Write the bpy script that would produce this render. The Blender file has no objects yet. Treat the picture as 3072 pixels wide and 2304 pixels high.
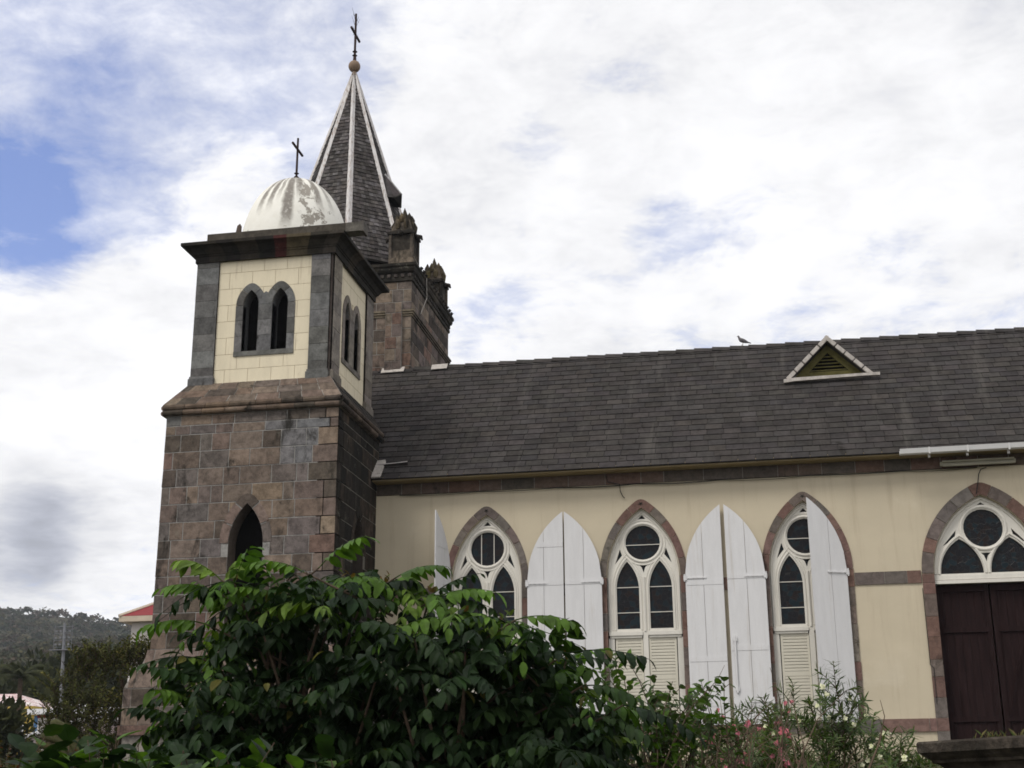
import bpy, math, random
from math import sin, cos, pi, radians, sqrt, atan2, hypot
from mathutils import Vector as V3, Matrix
from mathutils.geometry import tessellate_polygon
from mathutils import noise as mnoise
random.seed(7)
R_ = random.random
def U(a, b): return a + (b - a) * random.random()
scene = bpy.context.scene
COL = scene.collection

# ------------------------------------------------------------------ camera
YAW, PIT, ROL = radians(10.511), radians(17.401), radians(-0.396)
cam_d = bpy.data.cameras.new("camera")
cam = bpy.data.objects.new("camera", cam_d)
COL.objects.link(cam)
f = V3((-sin(YAW) * cos(PIT), cos(YAW) * cos(PIT), sin(PIT)))
r = V3((cos(YAW), sin(YAW), 0)); u = r.cross(f)
r2 = cos(ROL) * r + sin(ROL) * u; u2 = -sin(ROL) * r + cos(ROL) * u
M = Matrix((r2, u2, -f)).transposed().to_4x4(); M.translation = (0, 0, 1.6)
cam.matrix_world = M
cam_d.sensor_width = 36; cam_d.lens = 36 * 4089.4 / 3072
cam_d.clip_start = 0.1; cam_d.clip_end = 5000
scene.camera = cam

# ------------------------------------------------------------------ sun, sky, exposure
SUN_EL, SUN_AZ = 52, 215          # azimuth clockwise from +Y
sun_d = bpy.data.lights.new("sun", 'SUN'); sun_d.energy = 2.0; sun_d.angle = radians(18); sun_d.color = (1, .965, .90)
sun = bpy.data.objects.new("sun", sun_d); COL.objects.link(sun)
sdir = V3((sin(radians(SUN_AZ)) * cos(radians(SUN_EL)), cos(radians(SUN_AZ)) * cos(radians(SUN_EL)), sin(radians(SUN_EL))))
sun.rotation_euler = sdir.to_track_quat('Z', 'Y').to_euler()
scene.view_settings.view_transform = 'Standard'; scene.view_settings.look = 'None'
scene.view_settings.exposure = 0; scene.view_settings.gamma = 1
scene.cycles.filter_width = 1.7

def pix_dir(vx, vy):              # direction through a point of the 2212x1659 view, used once to place cloud gaps on the sky dome
    d = V3(((vx * 1.3888 - 1536) / 4089.4, -(vy * 1.3888 - 1152) / 4089.4, -1)); return (M.to_3x3() @ d).normalized()

class NT:
    def __init__(s, tree): s.t = tree; s.n = tree.nodes; s.l = tree.links
    def add(s, kind, **kw):
        n = s.n.new(kind)
        for k, v in kw.items():
            if k[0] == 'i' and k[1:].isdigit(): s.put(n.inputs[int(k[1:])], v)
            elif k in n.inputs.keys() and not hasattr(n, k): s.put(n.inputs[k], v)
            else: setattr(n, k, v)
        return n
    def put(s, sock, v):
        if isinstance(v, bpy.types.NodeSocket): s.l.new(v, sock)
        elif isinstance(v, bpy.types.Node): s.l.new(v.outputs[0], sock)
        else: sock.default_value = v
    def math(s, op, a, b=0.0, clamp=False):
        n = s.n.new('ShaderNodeMath'); n.operation = op; n.use_clamp = clamp; s.put(n.inputs[0], a); s.put(n.inputs[1], b); return n.outputs[0]
    def vm(s, op, a, b=(0, 0, 0)):
        n = s.n.new('ShaderNodeVectorMath'); n.operation = op; s.put(n.inputs[0], a); s.put(n.inputs[1], b)
        return n.outputs[1] if op == 'DOT_PRODUCT' else n.outputs[0]
    def mix(s, fac, a, b, blend='MIX'):
        n = s.n.new('ShaderNodeMix'); n.data_type = 'RGBA'; n.blend_type = blend
        s.put(n.inputs[0], fac); s.put(n.inputs[6], a if not isinstance(a, tuple) else (*a, 1)[:4]); s.put(n.inputs[7], b if not isinstance(b, tuple) else (*b, 1)[:4]); return n.outputs[2]
    def noise(s, vec, scale, detail=4, rough=.55, dist=0.0):
        n = s.n.new('ShaderNodeTexNoise'); s.put(n.inputs['Vector'], vec); n.inputs['Scale'].default_value = scale
        n.inputs['Detail'].default_value = detail; n.inputs['Roughness'].default_value = rough; n.inputs['Distortion'].default_value = dist; return n.outputs[0]
    def ramp(s, fac, lo, hi, a=0.0, b=1.0):
        n = s.n.new('ShaderNodeMapRange'); n.interpolation_type = 'SMOOTHSTEP'; s.put(n.inputs[0], fac)
        for i, v in zip((1, 2, 3, 4), (lo, hi, a, b)): n.inputs[i].default_value = v
        return n.outputs[0]

world = bpy.data.worlds.new("World"); scene.world = world; world.use_nodes = True
w = NT(world.node_tree); w.n.clear()
tc = w.add('ShaderNodeTexCoord').outputs['Generated']
sky = w.add('ShaderNodeTexSky', sky_type='NISHITA', sun_disc=False, sun_elevation=radians(SUN_EL), sun_rotation=radians(SUN_AZ), air_density=1.2, dust_density=.4, ozone_density=2.0)
sep = w.add('ShaderNodeSeparateXYZ', i0=tc)
zz = w.math('ADD', w.math('MAXIMUM', sep.outputs[2], 0.02), 0.16)
pl = w.add('ShaderNodeCombineXYZ', i0=w.math('DIVIDE', sep.outputs[0], zz), i1=w.math('DIVIDE', sep.outputs[1], zz), i2=0.0).outputs[0]
def blob(vx, vy, rad, amt):
    d = pix_dir(vx, vy); dt = w.vm('DOT_PRODUCT', tc, tuple(d))
    return w.ramp(dt, cos(rad), cos(rad * .25), 0, amt)
n1 = w.noise(pl, 2.6, 8, .60, .35); n2 = w.noise(w.vm('ADD', pl, (7.3, 2.1, 0)), 8.0, 8, .64, .3); n3 = w.noise(w.vm('ADD', pl, (3.1, 9.7, 0)), 1.9, 7, .56, .25); n4 = w.noise(w.vm('ADD', pl, (1.1, 5.7, 0)), 15.0, 6, .65, .4)
cov = w.math('ADD', w.math('MULTIPLY', n1, .55), w.math('MULTIPLY', n2, .45))
cov = w.math('ADD', w.math('ADD', cov, .20), w.math('MULTIPLY', w.math('SUBTRACT', n4, .5), .10))
for b in ((15, 480, .075, -.20), (120, 330, .13, -.12), (140, 200, .15, -.12), (380, 70, .19, -.12), (620, 200, .12, -.07), (800, 110, .14, -.07), (330, 200, .06, -.05), (1700, 235, .035, -.09), (1440, 512, .04, -.08), (1330, 120, .05, -.06), (1120, 400, .06, -.12), (1730, 690, .04, -.11), (1090, 740, .05, -.09), (1950, 600, .06, -.05), (1550, 420, .09, -.04),
          (440, 330, .07, .09), (900, 300, .09, .13), (1250, 330, .10, .05), (150, 850, .16, .12), (1900, 150, .18, .08)):
    cov = w.math('ADD', cov, blob(*b))
clr = w.ramp(cov, .40, .68)
deep = w.math('ADD', w.math('MULTIPLY', blob(-20, 490, .080, 1.1), n1), w.math('ADD', blob(150, 260, .08, .16), blob(60, 60, .08, .08)))
wisp = w.math('ADD', w.math('MULTIPLY', w.math('SUBTRACT', n2, .5), 1.5), w.math('MULTIPLY', w.math('SUBTRACT', n4, .5), .9))
left = w.math('ADD', w.math('ADD', blob(15, 480, .12, .5), blob(120, 250, .20, .45)), blob(350, 80, .18, .3), True)
cl = w.math('MAXIMUM', clr, w.math('SUBTRACT', w.math('ADD', w.math('SUBTRACT', .70, w.math('MULTIPLY', left, .24)), w.math('MULTIPLY', wisp, .8)), deep), True)
bri = w.math('ADD', w.ramp(n3, .28, .70, .90, 1.12), w.math('ADD', w.ramp(n2, .3, .7, -.06, .06), w.ramp(n4, .3, .7, -.03, .03)))
for b in ((150, 1150, .045, -.17), (60, 1160, .045, -.26), (60, 1060, .03, -.08), (2050, 60, .2, -.06), (30, 1250, .05, -.12), (550, 900, .3, .04)):
    bri = w.math('ADD', bri, blob(*b))
tint = w.mix(w.ramp(bri, .55, 1.0), (.81, .845, .97), (.985, .985, 1.0))
ccol = w.vm('MULTIPLY', tint, w.add('ShaderNodeCombineXYZ', i0=bri, i1=bri, i2=bri).outputs[0])
bg1 = w.add('ShaderNodeBackground', i0=w.vm('MULTIPLY', sky, (1.2, 1.1, 1.38)), i1=.13)
bg2 = w.add('ShaderNodeBackground', i0=ccol, i1=1.0)
mx = w.add('ShaderNodeMixShader', i0=cl, i1=bg1.outputs[0], i2=bg2.outputs[0])
w.add('ShaderNodeOutputWorld', i0=mx.outputs[0])

# ------------------------------------------------------------------ mesh helpers
class MB:
    def __init__(s): s.v = []; s.f = []; s.c = []
    def face(s, pts, col=(1, 1, 1)):
        i = len(s.v); s.v.extend(tuple(p) for p in pts); s.f.append(tuple(range(i, i + len(pts)))); s.c.append(col)
    def box(s, x0, x1, y0, y1, z0, z1, col=(1, 1, 1)):
        s.hexa([(x0, y0, z0), (x1, y0, z0), (x1, y1, z0), (x0, y1, z0), (x0, y0, z1), (x1, y0, z1), (x1, y1, z1), (x0, y1, z1)], col)
    def hexa(s, p, col=(1, 1, 1)):
        i = len(s.v); s.v.extend(tuple(q) for q in p)
        for q in ((0, 3, 2, 1), (4, 5, 6, 7), (0, 1, 5, 4), (1, 2, 6, 5), (2, 3, 7, 6), (3, 0, 4, 7)):
            s.f.append(tuple(i + k for k in q)); s.c.append(col)
    def loft(s, rings, col=(1, 1, 1), close=True, cap=True):
        n = len(rings[0]); i = len(s.v)
        for rg in rings: s.v.extend(tuple(p) for p in rg)
        for k in range(len(rings) - 1):
            for j in range(n if close else n - 1):
                a = i + k * n + j; b = i + k * n + (j + 1) % n
                s.f.append((a, b, b + n, a + n)); s.c.append(col)
        if cap:
            s.f.append(tuple(i + j for j in reversed(range(n)))); s.c.append(col)
            s.f.append(tuple(i + (len(rings) - 1) * n + j for j in range(n))); s.c.append(col)
    def tube(s, pts, rad, n=6, col=(1, 1, 1), cap=True):
        pts = [V3(p) for p in pts]; rs = rad if isinstance(rad, (list, tuple)) else [rad] * len(pts); rings = []
        side = None
        for k, p in enumerate(pts):
            t = (pts[min(k + 1, len(pts) - 1)] - pts[max(k - 1, 0)]).normalized()
            if side is None:
                side = t.cross(V3((0, 0, 1)) if abs(t.z) < .9 else V3((0, 1, 0))).normalized()
            side = (side - t * side.dot(t)).normalized(); up = side.cross(t)
            rings.append([p + rs[k] * (cos(2 * pi * j / n) * side + sin(2 * pi * j / n) * up) for j in range(n)])
        s.loft(rings, col, True, cap)
    def ring(s, pts, rad, n=6, col=(1, 1, 1)):      # closed tube
        pts = [V3(p) for p in pts]; m = len(pts); rings = []
        nrm = sum(((pts[k] - pts[0]).cross(pts[(k + 1) % m] - pts[0]) for k in range(m)), V3()).normalized()
        for k in range(m):
            t = (pts[(k + 1) % m] - pts[k - 1]).normalized(); side = t.cross(nrm)
            rings.append([pts[k] + rad * (cos(2 * pi * j / n) * side + sin(2 * pi * j / n) * nrm) for j in range(n)])
        rings.append(rings[0]); s.loft(rings, col, True, False)
    def build(s, name, mat, parent=None, smooth=False):
        me = bpy.data.meshes.new(name); me.from_pydata(s.v, [], s.f); me.update()
        at = me.attributes.new('Col', 'FLOAT_COLOR', 'FACE')
        at.data.foreach_set('color', [x for c in s.c for x in (c[0], c[1], c[2], 1.0)])
        if smooth: me.polygons.foreach_set('use_smooth', [True] * len(me.polygons))
        me.materials.append(mat)
        o = bpy.data.objects.new(name, me); COL.objects.link(o)
        if parent is not None:
            o.parent = parent; o.matrix_parent_inverse = Matrix.Translation(-parent.location)
        return o
def fix_normals(o):
    import bmesh
    bm = bmesh.new(); bm.from_mesh(o.data); bmesh.ops.remove_doubles(bm, verts=bm.verts, dist=1e-5); bmesh.ops.recalc_face_normals(bm, faces=bm.faces); bm.to_mesh(o.data); bm.free()
def tag(o, label=None, cat=None, group=None, kind=None):
    if label: o['label'] = label
    if cat: o['category'] = cat
    if group: o['group'] = group
    if kind: o['kind'] = kind
    return o
def thing(name, loc, label, cat, group=None):
    o = bpy.data.objects.new(name, None); COL.objects.link(o); o.location = loc; o.empty_display_size = .2
    return tag(o, label, cat, group)
class Fr:                       # a plane to build on: u along, v up, d outwards
    def __init__(s, O, Ud, Vd=(0, 0, 1)):
        s.O = V3(O); s.U = V3(Ud).normalized(); s.V = V3(Vd).normalized(); s.N = s.U.cross(s.V)
    def p(s, uu, vv, d=0.0): return s.O + s.U * uu + s.V * vv + s.N * d
    def box(s, mb, u0, u1, v0, v1, d0, d1, col=(1, 1, 1)):
        mb.hexa([s.p(u0, v0, d1), s.p(u1, v0, d1), s.p(u1, v0, d0), s.p(u0, v0, d0), s.p(u0, v1, d1), s.p(u1, v1, d1), s.p(u1, v1, d0), s.p(u0, v1, d0)], col)
    def prism(s, mb, pts, d0, d1, col=(1, 1, 1), back=False):
        n = len(pts); fr = [s.p(a, b, d1) for a, b in pts]; bk = [s.p(a, b, d0) for a, b in pts]
        ar = sum(pts[k][0] * pts[(k + 1) % n][1] - pts[(k + 1) % n][0] * pts[k][1] for k in range(n))
        if ar < 0: fr.reverse(); bk.reverse()
        mb.face(fr, col)
        if back: mb.face(bk[::-1], col)
        for k in range(n): mb.face([bk[k], bk[(k + 1) % n], fr[(k + 1) % n], fr[k]], col)
    def plate(s, mb, outer, holes, d0, d1, col=(1, 1, 1), holecol=None):
        loops = [outer] + holes; flat = [q for l in loops for q in l]
        tris = tessellate_polygon([[V3((a, b, 0)) for a, b in l] for l in loops])
        for t in tris:
            q = [flat[k] for k in t]
            if (q[1][0] - q[0][0]) * (q[2][1] - q[0][1]) - (q[2][0] - q[0][0]) * (q[1][1] - q[0][1]) < 0: q.reverse()
            mb.face([s.p(a, b, d1) for a, b in q], col)
        for li, l in enumerate(loops):
            n = len(l); c = col if li == 0 else (holecol or col)
            ar = sum(l[k][0] * l[(k + 1) % n][1] - l[(k + 1) % n][0] * l[k][1] for k in range(n))
            ll = l if (ar > 0) == (li == 0) else l[::-1]
            for k in range(n):
                a, b = ll[k], ll[(k + 1) % n]
                mb.face([s.p(*a, d0), s.p(*b, d0), s.p(*b, d1), s.p(*a, d1)], c)
def arch(cx, a, zs, za, n=10):  # pointed arch from the left springing over the apex to the right springing
    h = za - zs; Rr = (a * a + h * h) / (2 * a); t1 = math.asin(min(1, h / Rr)); L = []
    for k in range(n + 1):
        t = t1 * k / n; L.append((cx - a + Rr - Rr * cos(t), zs + Rr * sin(t)))
    L[-1] = (cx, za)
    return L + [(2 * cx - x, z) for x, z in reversed(L[:-1])]
def opening(cx, a, z0, zs, za, n=10): return [(cx - a, z0)] + arch(cx, a, zs, za, n) + [(cx + a, z0)]
def circle(cx, cz, rr, n=28): return [(cx + rr * cos(2 * pi * k / n), cz + rr * sin(2 * pi * k / n)) for k in range(n)]
def lerp(a, b, t): return tuple(x + (y - x) * t for x, y in zip(a, b))
def shade(c, k): return tuple(x * k for x in c)
def pick(pal):
    t = R_() * sum(p[1] for p in pal)
    for c, wgt in pal:
        t -= wgt
        if t <= 0: break
    k = U(.9, 1.1); return (c[0] * k * U(.97, 1.03), c[1] * k, c[2] * k * U(.95, 1.05))
def ashlar(mb, fr, u0, u1, zj, meanw, pal, d=.010, gap=.022, bev=.004, excl=None, colfn=None, edge=0.0):
    for k in range(len(zj) - 1):
        a, b = sorted((zj[k], zj[k + 1])); cuts = [u0 - edge]; x = u0 + U(.3, 1.0) * meanw
        while x < u1 - .35 * meanw: cuts.append(x); x += meanw * U(.45, 1.6)
        cuts.append(u1 + edge)
        ex = excl(a, b) if excl else None
        for i in range(len(cuts) - 1):
            segs = [(cuts[i], cuts[i + 1])]
            if ex:
                segs = [q for q in ((cuts[i], min(cuts[i + 1], ex[0])), (max(cuts[i], ex[1]), cuts[i + 1])) if q[1] - q[0] > .04]
            for p0, p1 in segs:
                c = pick(pal) if not colfn else colfn((p0 + p1) / 2, (a + b) / 2)
                dd = d * U(.8, 1.25); g = gap / 2
                o = [(p0 + g, a + g), (p1 - g, a + g), (p1 - g, b - g), (p0 + g, b - g)]
                n_ = [(x_ + (bev if x_ == o[0][0] else -bev) + U(-.009, .009), y_ + (bev if y_ == o[0][1] else -bev) + U(-.007, .007)) for x_, y_ in o]
                ob = [fr.p(x_, y_, 0) for x_, y_ in o]; it = [fr.p(x_, y_, dd * U(.55, 1.25)) for x_, y_ in n_]
                mb.face(it, c)
                for q in range(4): mb.face([ob[q], ob[(q + 1) % 4], it[(q + 1) % 4], it[q]], shade(c, .9))
def voussoirs(mb, fr, inner, t0, t1, nper, d0, d1, pal, gap=.006, z_jamb=None, njamb=0, colfn=None):
    n = len(inner); half = n // 2
    nr = []
    for k in range(n):
        a = inner[max(k - 1, 0)]; b = inner[min(k + 1, n - 1)]
        if k == half: a, b = inner[half - 1], inner[half + 1]
        tx, tz = b[0] - a[0], b[1] - a[1]; L = hypot(tx, tz); nr.append((-tz / L, tx / L))
    def outp(k):
        t = t0 + (t1 - t0) * (1 - abs(k - half) / half); return (inner[k][0] + nr[k][0] * t, inner[k][1] + nr[k][1] * t)
    bounds = [round(half * j / (nper + .5)) for j in range(nper + 1)]
    segs = [(bounds[j], bounds[j + 1]) for j in range(nper)]
    segs += [(bounds[nper], n - 1 - bounds[nper])] + [(n - 1 - b, n - 1 - a) for a, b in reversed(segs)]
    for a, b in segs:
        ins = [inner[k] for k in range(a, b + 1)]; out = []
        for k in range(a, b + 1):
            if k == half:               # fan round the apex
                n0 = (-(inner[half][1] - inner[half - 1][1]), inner[half][0] - inner[half - 1][0]); L = hypot(*n0); n0 = (n0[0] / L, n0[1] / L)
                for q in range(-2, 3):
                    an = atan2(n0[1], -n0[0]); ang = pi / 2 + (-(q) / 2) * (pi / 2 - an)
                    out.append((inner[half][0] + t1 * cos(ang), inner[half][1] + t1 * sin(ang)))
            else: out.append(outp(k))
        out.sort(key=lambda q: 0) 
        c = colfn() if colfn else pick(pal)
        poly = ins + out[::-1]
        cx = sum(q[0] for q in poly) / len(poly); cz = sum(q[1] for q in poly) / len(poly)
        sh = 1 - gap / .2
        fr.prism(mb, [(cx + (x - cx) * sh, cz + (z - cz) * sh) for x, z in poly], d0, d1 + U(-.003, .003), c)
    if njamb:
        for side in (0, -1):
            x0 = inner[side][0]; s = -1 if side == 0 else 1; zt = inner[side][1]; zz_ = [z_jamb + (zt - z_jamb) * k / njamb for k in range(njamb + 1)]
            for k in range(njamb):
                tt = t0 * U(.94, 1.06); c = colfn() if colfn else pick(pal)
                a, b = sorted((x0, x0 + s * tt)); fr.box(mb, a, b, zz_[k] + gap, zz_[k + 1] - gap, d0, d1 + U(-.003, .003), c)

# ------------------------------------------------------------------ materials
def new_mat(name):
    m = bpy.data.materials.new(name); m.use_nodes = True; t = NT(m.node_tree); b = t.n['Principled BSDF']; return m, t, b
def mat_stone(name, mot=.35, scale=6, rough=.9, bump=.5, dark=0.0, dark_scale=(1.3, 1.3, .7), lichen=0.0):
    m, t, b = new_mat(name)
    at = t.add('ShaderNodeAttribute', attribute_name='Col').outputs[0]
    ob = t.add('ShaderNodeTexCoord').outputs['Object']
    n1 = t.noise(ob, scale, 6, .65, .2); n2 = t.noise(ob, scale * 5, 4, .6)
    k = t.math('ADD', t.ramp(n1, .3, .7, 1 - mot, 1 + mot), t.ramp(n2, .3, .7, -.12, .12))
    c = t.vm('MULTIPLY', at, t.add('ShaderNodeCombineXYZ', i0=k, i1=k, i2=k).outputs[0])
    if dark:
        sv = t.vm('MULTIPLY', ob, dark_scale); n3 = t.noise(sv, 1.6, 6, .65, .4)
        c = t.mix(t.ramp(n3, .62 - .28 * dark, .75 - .2 * dark, 0, .9), c, (.018, .016, .013))
    if lichen:
        n4 = t.noise(ob, 3.3, 6, .7); c = t.mix(t.ramp(n4, .6, .68, 0, lichen), c, (.20, .19, .15))
    t.put(b.inputs['Base Color'], c); b.inputs['Roughness'].default_value = rough; b.inputs['Specular IOR Level'].default_value = .12
    bp = t.add('ShaderNodeBump', Strength=bump, Distance=.02); t.put(bp.inputs['Height'], t.math('ADD', n1, t.math('MULTIPLY', n2, .5))); t.put(b.inputs['Normal'], bp.outputs[0])
    return m
def mat_paint(name, col, rough=.6, var=.06, dirt=None, dirt_lo=.58, dirt_hi=.75, vscale=(1, 1, 1), sc=3.0, bump=.1, fine=40, attr=False, spec=.15):
    m, t, b = new_mat(name); ob = t.add('ShaderNodeTexCoord').outputs['Object']
    n1 = t.noise(t.vm('MULTIPLY', ob, vscale), sc, 6, .6); n2 = t.noise(ob, fine, 3, .6)
    k = t.math('ADD', t.ramp(n1, .25, .75, 1 - var, 1 + var), t.ramp(n2, .3, .7, -var * .5, var * .5))
    base = t.add('ShaderNodeAttribute', attribute_name='Col').outputs[0] if attr else tuple(col)
    c = t.vm('MULTIPLY', base, t.add('ShaderNodeCombineXYZ', i0=k, i1=k, i2=k).outputs[0])
    if dirt:
        n3 = t.noise(t.vm('ADD', t.vm('MULTIPLY', ob, vscale), (4.2, 1.7, 8.8)), sc * 1.7, 7, .68, .3)
        c = t.mix(t.ramp(n3, dirt_lo, dirt_hi, 0, .85), c, tuple(dirt))
    t.put(b.inputs['Base Color'], c); b.inputs['Roughness'].default_value = rough; b.inputs['Specular IOR Level'].default_value = spec
    if bump:
        bp = t.add('ShaderNodeBump', Strength=bump, Distance=.01); t.put(bp.inputs['Height'], t.math('ADD', n1, n2)); t.put(b.inputs['Normal'], bp.outputs[0])
    return m
def add_streaks(m, sv, sc, lo, hi, col, amt):
    t = NT(m.node_tree); b = t.n['Principled BSDF']; src = b.inputs['Base Color'].links[0].from_socket; ob = t.add('ShaderNodeTexCoord').outputs['Object']
    n = t.noise(t.vm('MULTIPLY', ob, sv), sc, 7, .66, .3); t.put(b.inputs['Base Color'], t.mix(t.ramp(n, lo, hi, 0, amt), src, col))
def mat_leaf(name, rough=.42, trans=.3, gain=1.0):
    m, t, b = new_mat(name)
    at = t.add('ShaderNodeAttribute', attribute_name='Col').outputs[0]; ob = t.add('ShaderNodeTexCoord').outputs['Object']
    k = t.ramp(t.noise(ob, 14, 3, .6), .3, .7, .75 * gain, 1.25 * gain)
    c = t.vm('MULTIPLY', at, t.add('ShaderNodeCombineXYZ', i0=k, i1=k, i2=k).outputs[0])
    t.put(b.inputs['Base Color'], c); b.inputs['Roughness'].default_value = rough; b.inputs['Specular IOR Level'].default_value = .10
    tr = t.add('ShaderNodeBsdfTranslucent'); t.put(tr.inputs[0], t.vm('MULTIPLY', c, (1.5, 1.7, .6)))
    mx = t.add('ShaderNodeMixShader', i0=trans, i1=b.outputs[0], i2=tr.outputs[0])
    t.l.new(mx.outputs[0], t.n['Material Output'].inputs[0])
    return m

M_ashlar = mat_stone('ashlar_stone', .32, 5, dark=.28, lichen=.25)
M_sooty = mat_stone('sooty_stone', .4, 5, dark=.75, dark_scale=(1.5, 1.5, .5), lichen=.35)
M_grey = mat_stone('grey_stone', .28, 4, bump=.35, dark=.12, lichen=.12)
M_mortar = mat_paint('mortar', (.21, .20, .18), .95, .2, bump=.3)
M_mortar_dark = mat_paint('dark_mortar', (.10, .095, .085), .95, .3, bump=.3)
M_trim = mat_stone('trim_stone', .22, 7, bump=.4, dark=.10)
M_plaster = mat_paint('cream_plaster', (.52, .452, .335), .85, .05, (.33, .27, .19), .70, .95, (.5, .5, .7), 1.3, bump=.25, fine=60)
add_streaks(M_plaster, (2.2, 1, .16), 1.6, .50, .74, (.34, .27, .19), .38); add_streaks(M_plaster, (.6, .6, .6), 1.1, .56, .70, (.60, .54, .43), .35)
M_cream = mat_paint('cream_paint', (.68, .58, .40), .75, .05, (.36, .29, .20), .60, .86, (1.8, 1.8, .6), 2.2, bump=.15, attr=True)
M_white = mat_paint('white_paint', (.64, .61, .55), .5, .05, (.45, .38, .28), .70, .9, (2, 2, .7), 3, bump=.08)
M_louvre = mat_paint('cream_louvre_paint', (.58, .545, .455), .5, .04, bump=.05)
M_shutter = mat_paint('shutter_paint', (.62, .612, .615), .55, .04, (.58, .52, .45), .70, .92, (3, 3, .5), 2.5, bump=.12)
add_streaks(M_shutter, (5, 5, .25), 1.5, .55, .75, (.42, .37, .31), .45); add_streaks(M_cream, (4, 4, .3), 1.6, .56, .76, (.34, .27, .19), .5)
M_roof = mat_stone('asphalt_shingle', .22, 2.2, .95, .35, dark=.05)
add_streaks(M_roof, (1.6, .22, .22), 1.5, .52, .72, (.085, .078, .07), .5)
M_spire = mat_stone('wood_shingle', .35, 9, .9, .5, dark=.15)
M_rib = mat_paint('rib_paint', (.56, .54, .53), .6, .10, (.22, .14, .09), .46, .70, (4, 4, .35), 2.6, bump=.2)
M_door = mat_paint('door_wood', (.019, .0105, .0105), .8, .3, vscale=(5, 5, .5), bump=.2, spec=.06)
M_iron = mat_paint('rusty_iron', (.035, .020, .018), .7, .3)
M_ball = mat_paint('ochre_metal', (.21, .145, .10), .6, .15, (.12, .07, .04), .6, .75, sc=6)
M_gutter = mat_paint('gutter_plastic', (.56, .55, .54), .4, .03, bump=0)
M_fascia = mat_paint('fascia_wood', (.30, .235, .135), .8, .15, (.14, .10, .06), .6, .8, (.6, 3, 3), 3)
M_lead = mat_paint('lead_flashing', (.42, .385, .35), .5, .2, (.25, .22, .2), .55, .75, sc=8)
M_wire = mat_paint('black_wire', (.02, .02, .02), .6, .1, bump=0)
M_olive = mat_paint('olive_paint', (.085, .075, .022), .7, .2, (.03, .026, .01), .55, .75, sc=6)
M_dark = mat_paint('dark_interior', (.006, .0055, .005), .95, .2, bump=0, spec=0)  # near-black colour stands in for the unlit space behind openings and slats
M_tube = mat_paint('lamp_housing', (.34, .32, .25), .5, .08, bump=0)
M_trunk = mat_paint('bark', (.085, .06, .042), .9, .3, sc=12, bump=.6)
M_drystem = mat_paint('dry_stem', (.12, .085, .06), .85, .25, sc=12, bump=.3)
M_leaf = mat_leaf('broad_leaf', .5, .25)
M_leaf2 = mat_leaf('small_leaf', .5, .25)
M_far = mat_leaf('far_foliage', .8, .1)
M_petal = mat_leaf('petal', .6, .35)

def mat_glass():
    m, t, b = new_mat('stained_glass'); ob = t.add('ShaderNodeTexCoord').outputs['Object']
    vo = t.add('ShaderNodeTexVoronoi', feature='DISTANCE_TO_EDGE'); t.put(vo.inputs['Vector'], t.vm('ADD', t.vm('MULTIPLY', ob, (1, 1, 1)), (0, 0, 0))); vo.inputs['Scale'].default_value = 8
    v2 = t.add('ShaderNodeTexVoronoi'); t.put(v2.inputs['Vector'], ob); v2.inputs['Scale'].default_value = 8
    hue = t.mix(t.ramp(t.add('ShaderNodeSeparateXYZ', i0=v2.outputs['Color']).outputs[0], .55, .75), (.008, .008, .010), (.007, .015, .020))
    hue = t.mix(t.ramp(t.add('ShaderNodeSeparateXYZ', i0=v2.outputs['Color']).outputs[1], .8, .9), hue, (.014, .009, .008))
    c = t.mix(t.ramp(vo.outputs[0], .008, .03, 1, 0), hue, (.026, .025, .024))
    t.put(b.inputs['Base Color'], c); b.inputs['Roughness'].default_value = .2; b.inputs['Specular IOR Level'].default_value = .14
    bp = t.add('ShaderNodeBump', Strength=.5, Distance=.01); t.put(bp.inputs['Height'], t.add('ShaderNodeSeparateXYZ', i0=v2.outputs['Color']).outputs[2]); t.put(b.inputs['Normal'], bp.outputs[0])
    return m
M_glass = mat_glass()
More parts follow.
